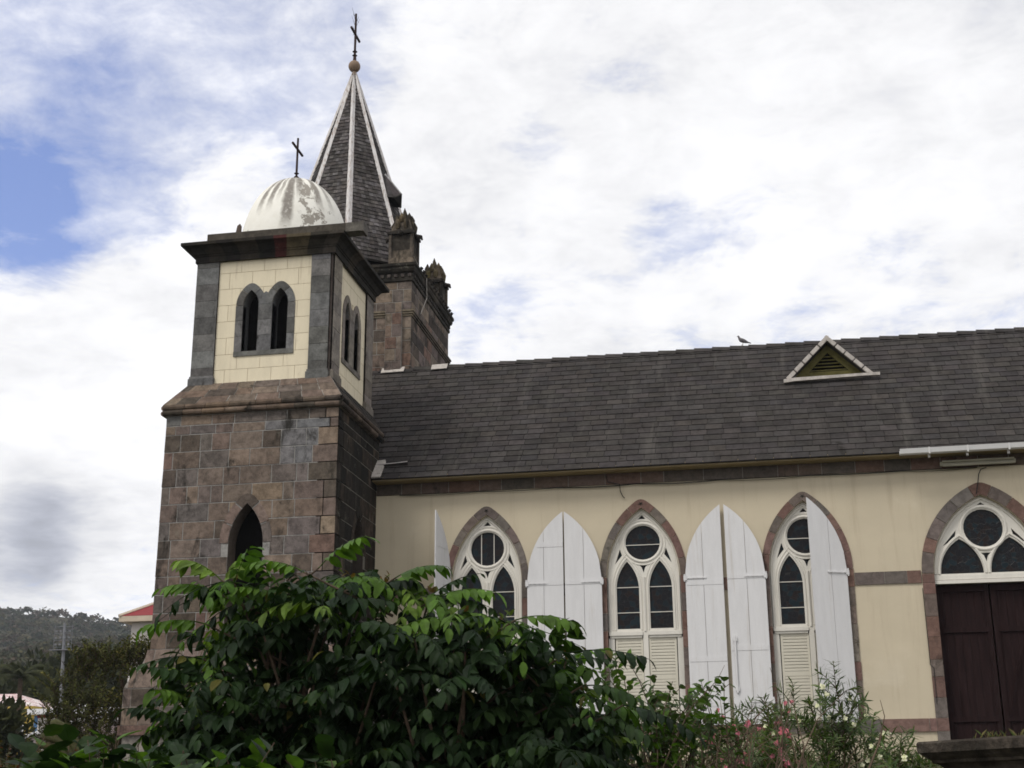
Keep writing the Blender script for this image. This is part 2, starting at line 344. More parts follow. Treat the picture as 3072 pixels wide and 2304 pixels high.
def mat_dome():
    m, t, b = new_mat('dome_plaster'); ob = t.add('ShaderNodeTexCoord').outputs['Object']
    s = t.add('ShaderNodeSeparateXYZ', i0=t.vm('SUBTRACT', ob, (-12.46, 33.75, 16.5)))
    an = t.math('ARCTAN2', s.outputs[0], t.math('MULTIPLY', s.outputs[1], -1.0))
    sv = t.add('ShaderNodeCombineXYZ', i0=t.math('MULTIPLY', an, 4.2), i1=t.math('MULTIPLY', s.outputs[2], .42), i2=0.0).outputs[0]
    st = t.noise(sv, 1.7, 5, .6, .25)                                   # streaks running down the meridians
    top = t.ramp(s.outputs[2], .7, 2.3, -.10, .09)
    streak = t.ramp(t.math('ADD', st, top), .57, .68, 0, .8)
    wob = t.math('MULTIPLY', t.math('SUBTRACT', t.noise(ob, 1.4, 5, .6), .5), .22)
    for a0, wd, zlo, amt in ((.17, .12, .3, 1.0), (-.20, .075, 1.0, 1.0), (-.45, .09, .95, .95), (-.04, .045, 1.3, .8), (.42, .10, 1.35, 1.0), (.84, .08, 1.0, .9), (1.15, .08, 1.1, .7)):
        dd = t.math('ABSOLUTE', t.math('SUBTRACT', t.math('ADD', an, wob), a0)); g_ = t.math('MULTIPLY', t.ramp(dd, wd * .5, wd * 1.3, amt, 0), t.ramp(s.outputs[2], zlo - .3, zlo + .5, 0, 1))
        streak = t.math('MAXIMUM', streak, t.math('MULTIPLY', g_, t.ramp(t.noise(ob, 7, 5, .7), .28, .52, .45, 1)))
    pv = t.add('ShaderNodeCombineXYZ', i0=t.math('MULTIPLY', an, 1.6), i1=t.math('MULTIPLY', s.outputs[2], 1.0), i2=3.0).outputs[0]
    pn = t.noise(pv, 2.6, 8, .72, .5)
    side = t.math('MULTIPLY', t.ramp(an, .30, .50, 0, 1), t.ramp(an, .80, 1.0, 1, 0))   # the peeled part of the plaster
    patch = t.ramp(t.math('ADD', pn, t.math('MULTIPLY', side, .13)), .61, .64, 0, 1)
    c = t.mix(t.math('MULTIPLY', streak, .88), t.mix(t.noise(ob, 4, 5, .6), (.66, .635, .56), (.80, .785, .73)), (.12, .10, .082))
    c = t.mix(t.math('MULTIPLY', patch, .9), c, (.23, .205, .17))
    t.put(b.inputs['Base Color'], c); b.inputs['Roughness'].default_value = .8
    bp = t.add('ShaderNodeBump', Strength=.4, Distance=.02); t.put(bp.inputs['Height'], t.math('SUBTRACT', t.noise(ob, 8, 5, .6), t.math('MULTIPLY', patch, .8))); t.put(b.inputs['Normal'], bp.outputs[0])
    return m
M_dome = mat_dome()

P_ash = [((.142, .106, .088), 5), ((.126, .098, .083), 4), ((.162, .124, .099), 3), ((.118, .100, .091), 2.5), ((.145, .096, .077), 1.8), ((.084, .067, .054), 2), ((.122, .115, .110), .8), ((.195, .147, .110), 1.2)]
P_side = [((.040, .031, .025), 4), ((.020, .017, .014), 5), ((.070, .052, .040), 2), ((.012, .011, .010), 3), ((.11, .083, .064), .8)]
P_grey = [((.115, .112, .108), 4), ((.095, .091, .087), 3), ((.14, .137, .132), 2), ((.12, .105, .09), 1)]
P_greylit = [((.20, .175, .15), 4), ((.165, .143, .124), 3)]  # lighter grey for side faces, their different light put into the colour
P_corn = [((.030, .026, .021), 4), ((.017, .015, .013), 4), ((.060, .049, .034), 2), ((.045, .039, .033), 2)]
P_red = [((.15, .092, .076), 4), ((.135, .107, .094), 4), ((.118, .10, .088), 3), ((.165, .102, .086), 2), ((.15, .13, .113), 2)]
P_band = [((.115, .083, .066), 3), ((.09, .074, .062), 3), ((.135, .087, .068), 1)]
P_roof = [((.041, .0365, .0345), 5), ((.038, .034, .0325), 4), ((.045, .040, .0375), 2)]
P_big = [((.145, .108, .085), 4), ((.125, .10, .088), 3), ((.175, .138, .108), 2.5), ((.085, .066, .055), 3), ((.15, .095, .075), 1.2)]

# ------------------------------------------------------------------ ground and hills
def sm(t): t = max(0, min(1, t)); return t * t * (3 - 2 * t)
def ground(x, y):
    z = 2.4 * sm((y - 4) / 22) + .02 * max(0, y - 30)
    if y > 60: z += .055 * (min(y, 100) - 60)
    if y > 100: z += .115 * (min(y, 260) - 100)
    if y > 260:
        t = (min(y, 820) - 260)
        rid = .147 * t * (1 + .10 * sin(x * .011 + 1.0) + .06 * sin(x * .027)) 
        z += rid - (max(0, y - 700) ** 1.35) * .10
        z += 4 * mnoise.noise(V3((x * .012, y * .012, 3.1)))
        z += 62 * math.exp(-((x + 640) / 85) ** 2) * sm((y - 780) / 130)
    if y < 4: z -= .01 * (4 - y)
    return z
def grid(xs, ys, fn, name, mat):
    mb = MB(); n = len(xs)
    mb.v = [(x, y, fn(x, y)) for y in ys for x in xs]
    for j in range(len(ys) - 1):
        for i in range(n - 1):
            a = j * n + i; mb.f.append((a, a + 1, a + 1 + n, a + n)); mb.c.append((1, 1, 1))
    return mb.build(name, mat, None, True)
def frange(a, b, n): return [a + (b - a) * k / n for k in range(n + 1)]
M_ground = mat_paint('scrub_ground', (.060, .052, .030), .95, .35, (.04, .05, .02), .45, .6, (1, 1, 1), .35, bump=.5, fine=6)
g = grid(frange(-900, -120, 26)[:-1] + frange(-120, 60, 60)[:-1] + frange(60, 700, 16), frange(-60, 0, 6)[:-1] + frange(0, 60, 40)[:-1] + frange(60, 300, 40)[:-1] + frange(300, 1000, 50), ground, 'ground', M_ground)
tag(g, kind='structure')

# ------------------------------------------------------------------ the church
church = thing('church', (-2, 39, 2.4), 'cream plastered stone church with grey shingled nave, domed corner tower and pointed spire', 'church')
FW = Fr((0, 35, 0), (1, 0, 0))
WX = (-7.21, -3.09, 1.05); WA, WZ0, WZS, WZA = .95, 3.67, 7.35, 9.15
DX, DA, DZ0, DZS, DZA = 5.41, 1.30, 2.3, 7.15, 9.09
X_R = 16.0
mb = MB()
holes = [opening(x, WA, WZ0, WZS, WZA) for x in WX] + [opening(DX, DA, DZ0, DZS, DZA)]
FW.plate(mb, [(-10.9, 1.6), (X_R, 1.6), (X_R, 10.1), (-10.9, 10.1)], holes, -.45, 0)
mb.face([(X_R, 35, 1.6), (X_R, 43.2, 1.6), (X_R, 43.2, 10.1), (X_R, 39.1, 14.5), (X_R, 35, 10.1)])
mb.face([(X_R, 43.2, 1.6), (-15, 43.2, 1.6), (-15, 43.2, 10.1), (X_R, 43.2, 10.1)])
mb.face([(-15, 43.2, 1.6), (-15, 35, 1.6), (-15, 35, 10.1), (-15, 39.1, 14.5), (-15, 43.2, 10.1)])
mb.face([(-15, 35.0, 1.6), (-10.9, 35.0, 1.6), (-10.9, 35.0, 10.1), (-15, 35.0, 10.1)])
nave = mb.build('nave_wall', M_plaster, church)

# stone bands on the nave wall
def band(name, x0, x1, z0, z1, d, pal=P_band, wl=1.0, m=M_trim, gap=.016):
    b = MB(); x = x0
    while x < x1 - .05:
        e = min(x1, x + wl * U(.6, 1.3)); FW.box(b, x + gap / 2, e - gap / 2, z0, z1, -.1, d + U(-.003, .003), pick(pal)); x = e
    FW.box(b, x0, x1, z0 + .005, z1 - .005, -.1, d - .012, (.26, .24, .21))
    return b.build(name, m, church)
band('eaves_band', -10.25, X_R, 9.80, 10.09, .05, wl=.85)
for a, b_ in ((-10.25, WX[0] - 1.14), (WX[0] + 1.14, WX[1] - 1.14), (WX[1] + 1.14, WX[2] - 1.14), (WX[2] + 1.14, DX - 1.61), (DX + 1.61, X_R)):
    band('string_course', a, b_, 6.93, 7.24, .035, P_red, .75)
for a, b_ in ((-10.25, DX - 1.58), (DX + 1.58, X_R)):
    band('sill_band', a, b_, 3.36, 3.665, .05, P_red, .9)
mb = MB(); FW.box(mb, -10.25, X_R, 10.09, 10.2, .35, .50); FW.box(mb, -10.25, X_R, 10.092, 10.11, 0, .35)
mb.build('fascia', M_fascia, church)
mb = MB(); FW.tube = None
def sag(x0, x1, z, s, n=8, d=.075): return [FW.p(x0 + (x1 - x0) * k / n, z - s * 4 * (k / n) * (1 - k / n), d) for k in range(n + 1)]
xs = [-9.6, -7.4, -5.3, -3.2, -1.0, 1.2, 3.6, 5.4]
for a, b_ in zip(xs, xs[1:]):
    mb.tube(sag(a, b_, 9.785, U(.01, .04)), .009, 5); mb.tube(sag(a, b_, 9.77, U(.02, .05)), .007, 5)
mb.tube([FW.p(-3.98, 10.05, .09), FW.p(-3.93, 9.86, .09), FW.p(-3.62, 9.78, .09), FW.p(-3.61, 9.6, .08), FW.p(-3.55, 9.46, .07), FW.p(-3.50, 9.41, .05)], .012, 5)
mb.build('cable', M_wire, church); mb = MB()
mb.tube([FW.p(5.62, 9.76, .08), FW.p(5.48, 9.72, .08), FW.p(5.42, 9.6, .07), FW.p(5.38, 9.4, .08), FW.p(5.31, 9.1, .08)], .012, 5)
mb.build('cable', M_wire, church); mb = MB()
mb.tube([FW.p(3.80, 6.8, .03), FW.p(3.81, 5.0, .03), FW.p(3.80, 4.95, .03), FW.p(3.88, 4.86, .06), FW.p(3.87, 4.0, .06)], .008, 5)
mb.build('cable', M_wire, church)

# windows
def stone_pick(): return pick(P_red)
def star(mb, x, z):
    for k in range(5):
        a = pi / 2 + k * 2 * pi / 5 + pi
        FW.prism(mb, [(x + .075 * cos(a), z + .055 * sin(a)), (x + .025 * cos(a + .6), z + .02 * sin(a + .6)), (x, z), (x + .025 * cos(a - .6), z + .02 * sin(a - .6))], .03, .037, (.03, .028, .025))
def window(xc):
    fr = MB()
    LA, LC = .292, .425                                  # lancet half width and offset
    hl = [opening(xc + s * LC, LA, 6.03, 7.05, 7.77, 8) for s in (-1, 1)]
    hc = circle(xc, 8.25, .45)
    tris = [[(xc - .10, 8.87), (xc + .10, 8.87), (xc, 8.98)], [(xc - .045, 7.60), (xc, 7.46), (xc + .045, 7.60), (xc + .11, 7.675), (xc - .11, 7.675)]]
    for s in (-1, 1): tris.append([(xc + s * .60, 8.10), (xc + s * .735, 7.70), (xc + s * .545, 7.93)])
    FW.plate(fr, [(xc - WA + .002, 5.95)] + arch(xc, WA - .002, WZS, WZA - .004) + [(xc + WA - .002, 5.95)], hl + [hc] + tris, -.22, -.12)
    def off(p, d=-.12): return [FW.p(a, b, d) for a, b in p]
    fr.ring(off(circle(xc, 8.25, .50)), .032, 8); fr.ring(off(circle(xc, 8.25, .585)), .018, 6)
    for s in (-1, 1):
        fr.tube(off(opening(xc + s * LC, LA + .045, 6.0, 7.05, 7.86, 8)), .026, 6); fr.tube(off(opening(xc + s * LC, LA + .10, 6.0, 7.05, 7.97, 8)), .016, 6)
    fr.tube(off([(xc - WA + .05, 5.96)] + arch(xc, WA - .05, WZS, WZA - .10) + [(xc + WA - .05, 5.96)], -.12), .035, 6)
    fr.tube([FW.p(xc, 5.96, -.115), FW.p(xc, 7.35, -.115)], .04, 8)
    for x0, x1 in ((-WA + .02, -.07), (.07, WA - .02)):          # middle rail, two mouldings
        FW.box(fr, xc + x0, xc + x1, 5.86, 5.953, -.2, -.065); FW.box(fr, xc + x0 + .02, xc + x1 - .02, 5.80, 5.858, -.2, -.095)
    FW.box(fr, xc - .065, xc + .065, WZ0, 5.955, -.2, -.10)
    for s in (-1, 1): a, b = sorted((s * (WA - .002), s * .80)); FW.box(fr, xc + a, xc + b, WZ0, 5.799, -.2, -.115)
    FW.box(fr, xc - .799, xc + .799, WZ0, 3.76, -.2, -.118)
    o = fr.build('window', M_white, church)
    ss = MB()
    voussoirs(ss, FW, arch(xc, WA, WZS, WZA, 15), .17, .225, 4, -.3, .03, P_red, z_jamb=WZ0, njamb=8)
    star(ss, xc, WZA + .10)
    ss.build('surround', M_trim, o)
    gl = MB(); FW.plate(gl, opening(xc, WA - .05, 5.99, WZS, WZA - .08), [], -.3, -.19); gl.build('glass', M_glass, o)
    for s in (-1, 1):
        for z in (6.45, 7.10): br = MB(); FW.box(br, xc + s * LC - LA, xc + s * LC + LA, z - .009, z + .009, -.19, -.165); br.build('saddle_bar', M_white, o)
    br = MB()
    if xc < -5:
        for q in (-.17, .17): FW.box(br, xc + q - .009, xc + q + .009, 7.84, 8.66, -.19, -.165); br.build('saddle_bar', M_white, o); br = MB()
    else: FW.box(br, xc - .44, xc + .44, 8.19, 8.207, -.19, -.165); br.build('saddle_bar', M_white, o)
    lv = MB()
    for s in (-1, 1):
        c = xc + s * LC
        for a, b in ((-.35, -.295), (.295, .35)): FW.box(lv, c + a, c + b, 3.765, 5.797, -.19, -.135)
        FW.box(lv, c - .295, c + .295, 5.735, 5.797, -.19, -.137); FW.box(lv, c - .295, c + .295, 4.755, 4.87, -.19, -.137); FW.box(lv, c - .295, c + .295, 3.765, 3.83, -.19, -.137)
        for z0, z1 in ((4.87, 5.735), (3.83, 4.755)):
            n = round((z1 - z0) / .0785); st = (z1 - z0) / n
            for k in range(n):
                z = z0 + st * k
                lv.hexa([FW.p(c - .294, z + .008, -.138), FW.p(c + .294, z + .008, -.138), FW.p(c + .294, z + .05, -.186), FW.p(c - .294, z + .05, -.186),
                         FW.p(c - .294, z + .060, -.138), FW.p(c + .294, z + .060, -.138), FW.p(c + .294, z + .10, -.186), FW.p(c - .294, z + .10, -.186)])
    lv.build('louvre', M_louvre, o)
    bk = MB(); FW.box(bk, xc - .8, xc + .8, 3.75, 5.85, -.24, -.21); bk.build('backing', M_dark, o)
    return o
for k, x in enumerate(WX):
    wn = window(x)
    tag(wn, ('leaded church window partly hidden behind the leafy tree', 'leaded church window in full view between open shutters', 'leaded church window half covered by its swung shutter')[k])

# shutters: half of a pointed arch, hinge at u=0, meeting edge at u=w
def shutter(hx, sgn, ang, label, bands=(4.1, 5.35, 7.25), bolt=False, seed=0, hz=(4.1, 7.2)):
    rnd = random.Random(seed); w_ = .96; z0 = 3.60; za = 9.12; zs = 7.30
    c, s = cos(ang), sin(ang)
    fr = Fr((hx, 34.90, 0), (c * sgn, -s, 0))
    fl = fr.N.y > 0 or (sgn < 0)
    A = arch(w_, w_, zs, za, 12); A = A[:len(A) // 2 + 1]
    def top(uu):
        for (x0, y0), (x1, y1) in zip(A, A[1:]):
            if x0 <= uu <= x1 + 1e-9: return y0 + (y1 - y0) * (uu - x0) / max(1e-9, x1 - x0)
        return za
    front = 1 if fr.N.y < 0 else -1                     # towards the street
    def D(a, b): return (a, b) if front > 0 else (-b, -a)
    b = MB(); cuts = [0, w_ * U(.44, .5), w_]
    for i in range(len(cuts) - 1):
        u0, u1 = cuts[i] + (.005 if i else 0), cuts[i + 1] - .004; us = [u0 + (u1 - u0) * k / 8 for k in range(9)]
        dz = U(-.012, .012) if i else 0
        poly = [(u0, z0 + dz)] + [(q, top(q)) for q in us] + [(u1, z0 + dz)]
        d0, d1 = D(0, .032 + U(-.002, .002)); fr.prism(b, poly, d0, d1, back=True)
    o = b.build('shutter', M_shutter, church)
    for z in hz:
        h = MB(); d0, d1 = D(.030, .055); fr.box(h, -.045, .035, z - .02, z + .10, *D(-.06, .062)); h.tube([fr.p(-.02, z - .05, front * .05), fr.p(-.02, z + .14, front * .05)], .018, 6)
        fr.box(h, .0, w_ * .55, z + .02, z + .055, d0, d1)
        for q in range(4): p = fr.p(.08 + q * .12, z + .037, front * .05); h.tube([p, p + fr.N * front * .02], .014, 6)
        h.build('hinge', M_shutter, o)
    for z in bands: bt = MB(); ua = min([q * .02 for q in range(1, 48) if top(q * .02) > z + .075] or [.5]) + .01; fr.box(bt, ua, w_ - .01, z - .065, z + .065, *D(.028, .040)); bt.build('batten', M_shutter, o)
    if bolt:
        bo = MB(); bo.tube([fr.p(w_ - .12, 4.35, front * .06), fr.p(w_ - .12, 5.75, front * .06)], .025, 8); fr.box(bo, w_ - .17, w_ - .07, 5.62, 5.72, *D(.03, .07)); fr.box(bo, w_ - .17, w_ - .07, 4.4, 4.5, *D(.03, .07)); bo.build('bolt', M_shutter, o)
    fix_normals(o); tag(o, label)
    return o
shutter(-8.17, -1, radians(78), 'white shutter seen edge on, left of the window behind the tree', bands=(4.1, 5.5, 8.25), seed=1)
shutter(WX[0] + WA + .155, 1, 0, 'white shutter folded flat right of the window behind the tree', bands=(4.1, 5.5, 7.25, 8.25), seed=2)
shutter(WX[1] - WA - .115, -1, 0, 'white shutter folded flat left of the middle window', seed=3)
shutter(WX[1] + WA + .13, 1, 0, 'white shutter folded flat right of the middle window', bands=(4.1, 5.2, 7.12), seed=4)
shutter(WX[2] - WA - .10, -1, 0, 'white shutter with a long bolt left of the third window', bands=(4.1, 5.45, 7.25), bolt=True, seed=5)
shutter(2.0, -1, radians(24), 'white shutter half closed over the third window', bands=(4.1,), seed=6)

# side door with traceried head
mb = MB(); DL = .62
hl = [opening(DX + s * .60, .515, 7.14, 7.15, 8.02, 9) for s in (-1, 1)]
hl = [[(x, z) for x, z in l[1:-1]] for l in hl]
hc = circle(DX, 8.27, .475)
tri = [[(DX - .10, 8.855), (DX + .10, 8.855), (DX, 8.92)], [(DX - .05, 7.58), (DX, 7.42), (DX + .05, 7.58), (DX + .12, 7.65), (DX - .12, 7.65)]] + [[(DX + s * .66, 8.24), (DX + s * 1.02, 7.84), (DX + s * .70, 8.03)] for s in (-1, 1)]
FW.plate(mb, [(DX - DA + .002, 6.92)] + arch(DX, DA - .002, DZS, DZA - .004, 12) + [(DX + DA - .002, 6.92)], hl + [hc] + tri, -.24, -.13)
def offd(p, d=-.13): return [FW.p(a, b, d) for a, b in p]
mb.ring(offd(circle(DX, 8.27, .54)), .04, 8)
for s in (-1, 1): mb.tube(offd(arch(DX + s * .60, .56, 7.15, 8.10, 9)), .035, 6)
mb.tube(offd(arch(DX, DA - .05, DZS, DZA - .07, 12)), .04, 6)
FW.box(mb, DX - DA + .003, DX + DA - .003, 6.90, 6.985, -.24, -.07); FW.box(mb, DX - DA + .004, DX + DA - .004, 7.0, 7.10, -.24, -.10)
fan = mb.build('fanlight', M_white, church); tag(fan, 'white traceried window head over the brown door')
mb = MB(); FW.plate(mb, arch(DX, DA - .05, 7.05, DZA - .08, 12), [], -.3, -.20); mb.build('glass', M_glass, fan)
mb = MB(); voussoirs(mb, FW, arch(DX, DA, DZS, DZA, 15), .29, .31, 5, -.34, .035, P_red); star(mb, DX, DZA + .16)
for s in (-1, 1):
    zz_ = [2.3, 2.9, 3.36, 3.67, 4.15, 4.65, 5.05, 5.6, 6.1, 6.65, 6.93, 7.15]
    for k in range(len(zz_) - 1):
        a, b = sorted((DX + s * DA, DX + s * (DA + .29))); FW.box(mb, a, b, zz_[k] + .005, zz_[k + 1] - .005, -.34, .035 + U(-.003, .003), pick(P_red))
mb.build('door_surround', M_trim, church)
mb = MB()
for s in (-1, 1):
    n = 7
    for k in range(n):
        a = DX + s * (.02 + (DA - .03) * k / n); b = DX + s * (.02 + (DA - .03) * (k + 1) / n) - s * .004; a, b = sorted((a, b)); FW.box(mb, a, b, DZ0, 6.9, -.34, -.30 + U(-.003, .003))
    a, b = sorted((DX + s * .02, DX + s * (DA - .01)))
    for z0, z1 in ((6.72, 6.9), (5.72, 5.84), (3.58, 3.70), (2.35, 2.6)): FW.box(mb, a, b, z0, z1, -.34, -.255)
    for x in (.02, DA - .13): a, b = sorted((DX + s * x, DX + s * (x + .12))); FW.box(mb, a, b, DZ0, 6.9, -.34, -.262)
mb.tube([FW.p(DX + .9, 6.0, -.22), FW.p(DX + .42, 4.8, -.20), FW.p(DX + .15, 3.7, -.22)], .02, 6)
mb.build('door', M_door, church)

# roof of overlapping shingles
def shingle_slope(mb, P0, Ux, Vs, L, H, ex, tabw, pal, th=.018, seed=1, jag=0.004):
    rnd = random.Random(seed); Ux = V3(Ux); Vs = V3(Vs).normalized(); N = Ux.cross(Vs).normalized(); n = int(round(H / ex)); ex = H / n
    for j in range(n):
        v0 = j * ex; v1 = min(H, v0 + ex * 1.12); x = -rnd.random() * tabw if seed else 0
        x = -(j % 2) * tabw * .5 - rnd.choice((0, .25)) * tabw
        while x < L:
            e = x + tabw * rnd.uniform(.97, 1.03); a = max(0, x + .008); b = min(L, e - .008)
            if b - a > .02:
                k = rnd.uniform(.9, 1.1); c = shade(pick(pal), k); dv = rnd.uniform(-jag, jag)
                q = lambda uu, vv, dd: P0 + Ux * uu + Vs * vv + N * dd
                t = th * rnd.uniform(.85, 1.15)
                lo0, lo1, hi0, hi1 = q(a, v0 + dv, t), q(b, v0 + dv, t), q(b, v1, .002), q(a, v1, .002)
                mb.face([lo0, lo1, hi0, hi1], c)
                mb.face([q(a, v0 + dv, -.01), q(b, v0 + dv, -.01), lo1, lo0], shade(c, .6))
                mb.face([q(a, v0 + dv, -.01), lo0, hi1], shade(c, .6)); mb.face([lo1, q(b, v0 + dv, -.01), hi0], shade(c, .6))
            x = e
EY, EZ, RY, RZ = 34.45, 10.13, 39.1, 14.77
mb = MB(); Hs = hypot(RY - EY, RZ - EZ)
shingle_slope(mb, V3((-12.2, EY, EZ)), (1, 0, 0), (0, RY - EY, RZ - EZ), X_R + .4 + 12.2, Hs, .29, .452, P_roof, .022)
mb.face([(-15.2, RY, RZ - .02), (X_R + .4, RY, RZ - .02), (X_R + .4, 43.75, EZ), (-15.2, 43.75, EZ)], P_roof[0][0])
mb.face([(-15.2, EY + 1.2, EZ + 1.2), (-12.0, EY + 1.2, EZ + 1.2), (-12.0, RY, RZ - .01), (-15.2, RY, RZ - .01)], P_roof[0][0])
mb.face([(-12.2, EY + .005, EZ - .012), (X_R + .4, EY + .005, EZ - .012), (X_R + .4, RY, RZ - .015), (-12.2, RY, RZ - .015)], (.03, .027, .025))
roof = mb.build('roof', M_roof, church)
mb = MB(); x = -12.0
while x < X_R + .4:
    e = x + U(.52, .56); t = U(.006, .014)
    for s in (-1, 1):
        mb.face([(x, RY, RZ + .055 + t), (e, RY, RZ + .03), (e, RY + s * .17, RZ - .13), (x, RY + s * .17, RZ - .105 + t)][::s], pick(P_roof))
    mb.face([(x, RY - .17, RZ - .16), (x, RY, RZ), (x, RY, RZ + .055 + t), (x, RY - .17, RZ - .105 + t)], (.03, .03, .03)); x = e
mb.build('ridge_cap', M_roof, roof)
for a, b_, z in ((-11.35, -10.62, 0), (-9.75, -9.25, .01)):
    mb = MB(); mb.hexa([(a, RY - .24, RZ - .17 + z), (b_, RY - .24, RZ - .16 + z), (b_, RY - .10, RZ + .03 + z), (a, RY - .10, RZ + .02 + z), (a, RY - .25, RZ - .155 + z), (b_, RY - .25, RZ - .145 + z), (b_, RY - .11, RZ + .045 + z), (a, RY - .11, RZ + .035 + z)]); mb.build('flashing', M_lead, roof)
mb = MB()
for k in range(6):                                      # lead steps where the roof meets the tower
    y = EY + .02 + k * .085; z = y - EY + EZ; b2 = U(0, .05)
    mb.hexa([(-10.262, y, z + .02), (-10.02, y - .02, z + .03), (-10.02, y + .12, z + .15), (-10.262, y + .12, z + .16), (-10.262, y - .03, z + .06), (-10.03, y - .04, z + .05 + b2), (-10.03, y + .09, z + .20 + b2), (-10.262, y + .09, z + .22)])
mb.build('flashing', M_lead, roof)
mb = MB(); pts = [(-10.2, .30), (-9.9, .34), (-9.6, .40), (-9.35, .47)]
for (x0, h0), (x1, h1) in zip(pts, pts[1:]):
    mb.face([(x0, EY + .42, EZ + .46), (x1, EY + .42, EZ + .46), (x1, EY + .42 - h1 * .2, EZ + .43 + h1 * .2), (x0, EY + .42 - h0 * .2, EZ + .43 + h0 * .2)], (.05, .045, .042))
    mb.face([(x0, EY + .40 - h0 * .2, EZ + .43 + h0 * .2), (x1, EY + .40 - h1 * .2, EZ + .43 + h1 * .2), (x1, EY + .42 - h1 * .2, EZ + .46 + h1 * .2), (x0, EY + .42 - h0 * .2, EZ + .46 + h0 * .2)], (.3, .28, .27))
mb.build('lifted_shingle', M_roof, roof)

# gutter and twin tube lamp under the eaves
mb = MB(); prof = [(34.36, 10.16), (34.35, 10.06), (34.29, 10.03), (34.22, 10.06), (34.20, 10.18), (34.215, 10.18), (34.232, 10.07), (34.29, 10.045), (34.34, 10.07), (34.35, 10.16)]
mb.loft([[(x, y, z + dz) for y, z in prof] for x, dz in ((3.49, -.01), (X_R, .06))]); gut = mb.build('gutter', M_gutter, church); fix_normals(gut)
for x in (4.2, 5.12, 6.1, 7.1): mb = MB(); mb.box(x - .02, x + .02, 34.195, 34.37, 10.02, 10.185); mb.box(x - .025, x + .025, 34.36, 34.44, 9.96, 10.12); mb.build('gutter_bracket', M_gutter, gut)
mb = MB(); mb.box(4.5, 6.32, 34.80, 34.90, 9.83, 9.93); o = mb.build('tube_lamp', M_tube, church); tag(o, 'twin tube lamp fixed under the eaves above the door')
mb = MB()
for z in (9.925, 9.82): mb.tube([(4.55, 34.76, z), (6.28, 34.76, z + .005)], .028, 8)
mb.build('lamp_tube', M_tube, o)

# triangular louvred dormer
dy, dz = 37.34, 13.09; DF = Fr((2.10, dy, dz), (1, 0, 0)); mb = MB(); H = 1.10; W = 1.10
mb.face([DF.p(-W, 0, .12), DF.p(0, H, .12), (2.10, dy + H, dz + H), (2.10 - W, dy, dz)][::-1], (.1, .09, .085)); mb.face([DF.p(W, 0, .12), DF.p(0, H, .12), (2.10, dy + H, dz + H), (2.10 + W, dy, dz)], (.1, .09, .085))
dorm = mb.build('dormer', M_roof, church)
mb = MB()
for s in (-1, 1):
    n = 5
    for k in range(n):
        t0, t1 = k / n + .012, (k + 1) / n - .012; o0 = .0
        p = lambda t, off: (s * (W + .06) * (1 - t) + s * off * .7, (H + .05) * t + off * .72)
        a0, a1, b1, b0 = p(t0, -.055), p(t1, -.055), p(t1, .055), p(t0, .055)
        rr = U(-.01, .01); DF.prism(mb, [a0, a1, b1, b0], .06, .15 + rr, back=True)
    DF.prism(mb, [(0, H - .02), (s * .10, H - .08), (s * .05, H + .10), (0, H + .12)], .06, .155, back=True)
ds = mb.build('dormer_verge_tiles', M_lead, dorm); fix_normals(ds)
mb = MB(); inner = [(-.55, .25), (.55, .25), (0, .80)]
DF.plate(mb, [(-W + .06, .03), (W - .06, .03), (0, H - .06)], [inner], -.20, -.14)
for k in range(5):
    z = .27 + k * .098; hw = .55 * (1 - (z + .05 - .25) / .55) + .02
    mb.hexa([DF.p(-hw, z, -.15), DF.p(hw, z, -.15), DF.p(hw, z + .035, -.24), DF.p(-hw, z + .035, -.24), DF.p(-hw, z + .03, -.145), DF.p(hw, z + .03, -.145), DF.p(hw, z + .065, -.24), DF.p(-hw, z + .065, -.24)])
mb.build('dormer_louvre', M_olive, dorm)
mb = MB(); DF.prism(mb, [(-W + .02, .0), (W - .02, .0), (0, H)], -.30, -.26); mb.build('backing', M_dark, dorm)
mb = MB(); DF.prism(mb, [(-1.26, -.10), (-.95, -.07), (.95, -.03), (1.36, -.04), (1.36, .05), (.95, .045), (-.95, .03), (-1.26, .0)], .05, .17, back=True); o = mb.build('dormer_sill', M_lead, dorm)

# ------------------------------------------------------------------ corner tower with dome
TX0, TX1, TY0, TY1 = -14.87, -10.273, 31.49, 35.15
TF = Fr((0, TY0, 0), (1, 0, 0)); TS = Fr((TX1, 0, 0), (0, 1, 0))
zj = [11.33, 11.06, 10.82, 10.37, 9.92, 9.46, 9.01, 8.55, 8.10, 7.64, 7.19, 6.74, 6.29, 5.84, 5.42]
AX, AA, AS, AZ = -12.56, .45, 7.95, 8.96; AYs = 33.45
mb = MB()
TF.plate(mb, [(TX0, 2.0), (TX1, 2.0), (TX1, 11.6), (TX0, 11.6)], [opening(AX, AA, 5.0, AS, AZ, 8)], -.5, 0, (.25, .24, .225), (.10, .08, .065))
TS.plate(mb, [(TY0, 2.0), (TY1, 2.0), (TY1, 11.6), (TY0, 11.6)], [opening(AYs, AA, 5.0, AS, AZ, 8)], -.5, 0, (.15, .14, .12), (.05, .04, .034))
mb.face([(TX0, TY1, 2), (TX0, TY0, 2), (TX0, TY0, 11.6), (TX0, TY1, 11.6)], (.2, .17, .15)); mb.face([(TX1, TY1, 2), (TX0, TY1, 2), (TX0, TY1, 11.6), (TX1, TY1, 11.6)], (.2, .17, .15))
M_core = mat_stone('tower_core', .15, 12, bump=.3, dark=.1)
tower = mb.build('corner_tower', M_core, church)
tag(tower, 'square stone corner tower with cream belfry and white dome')
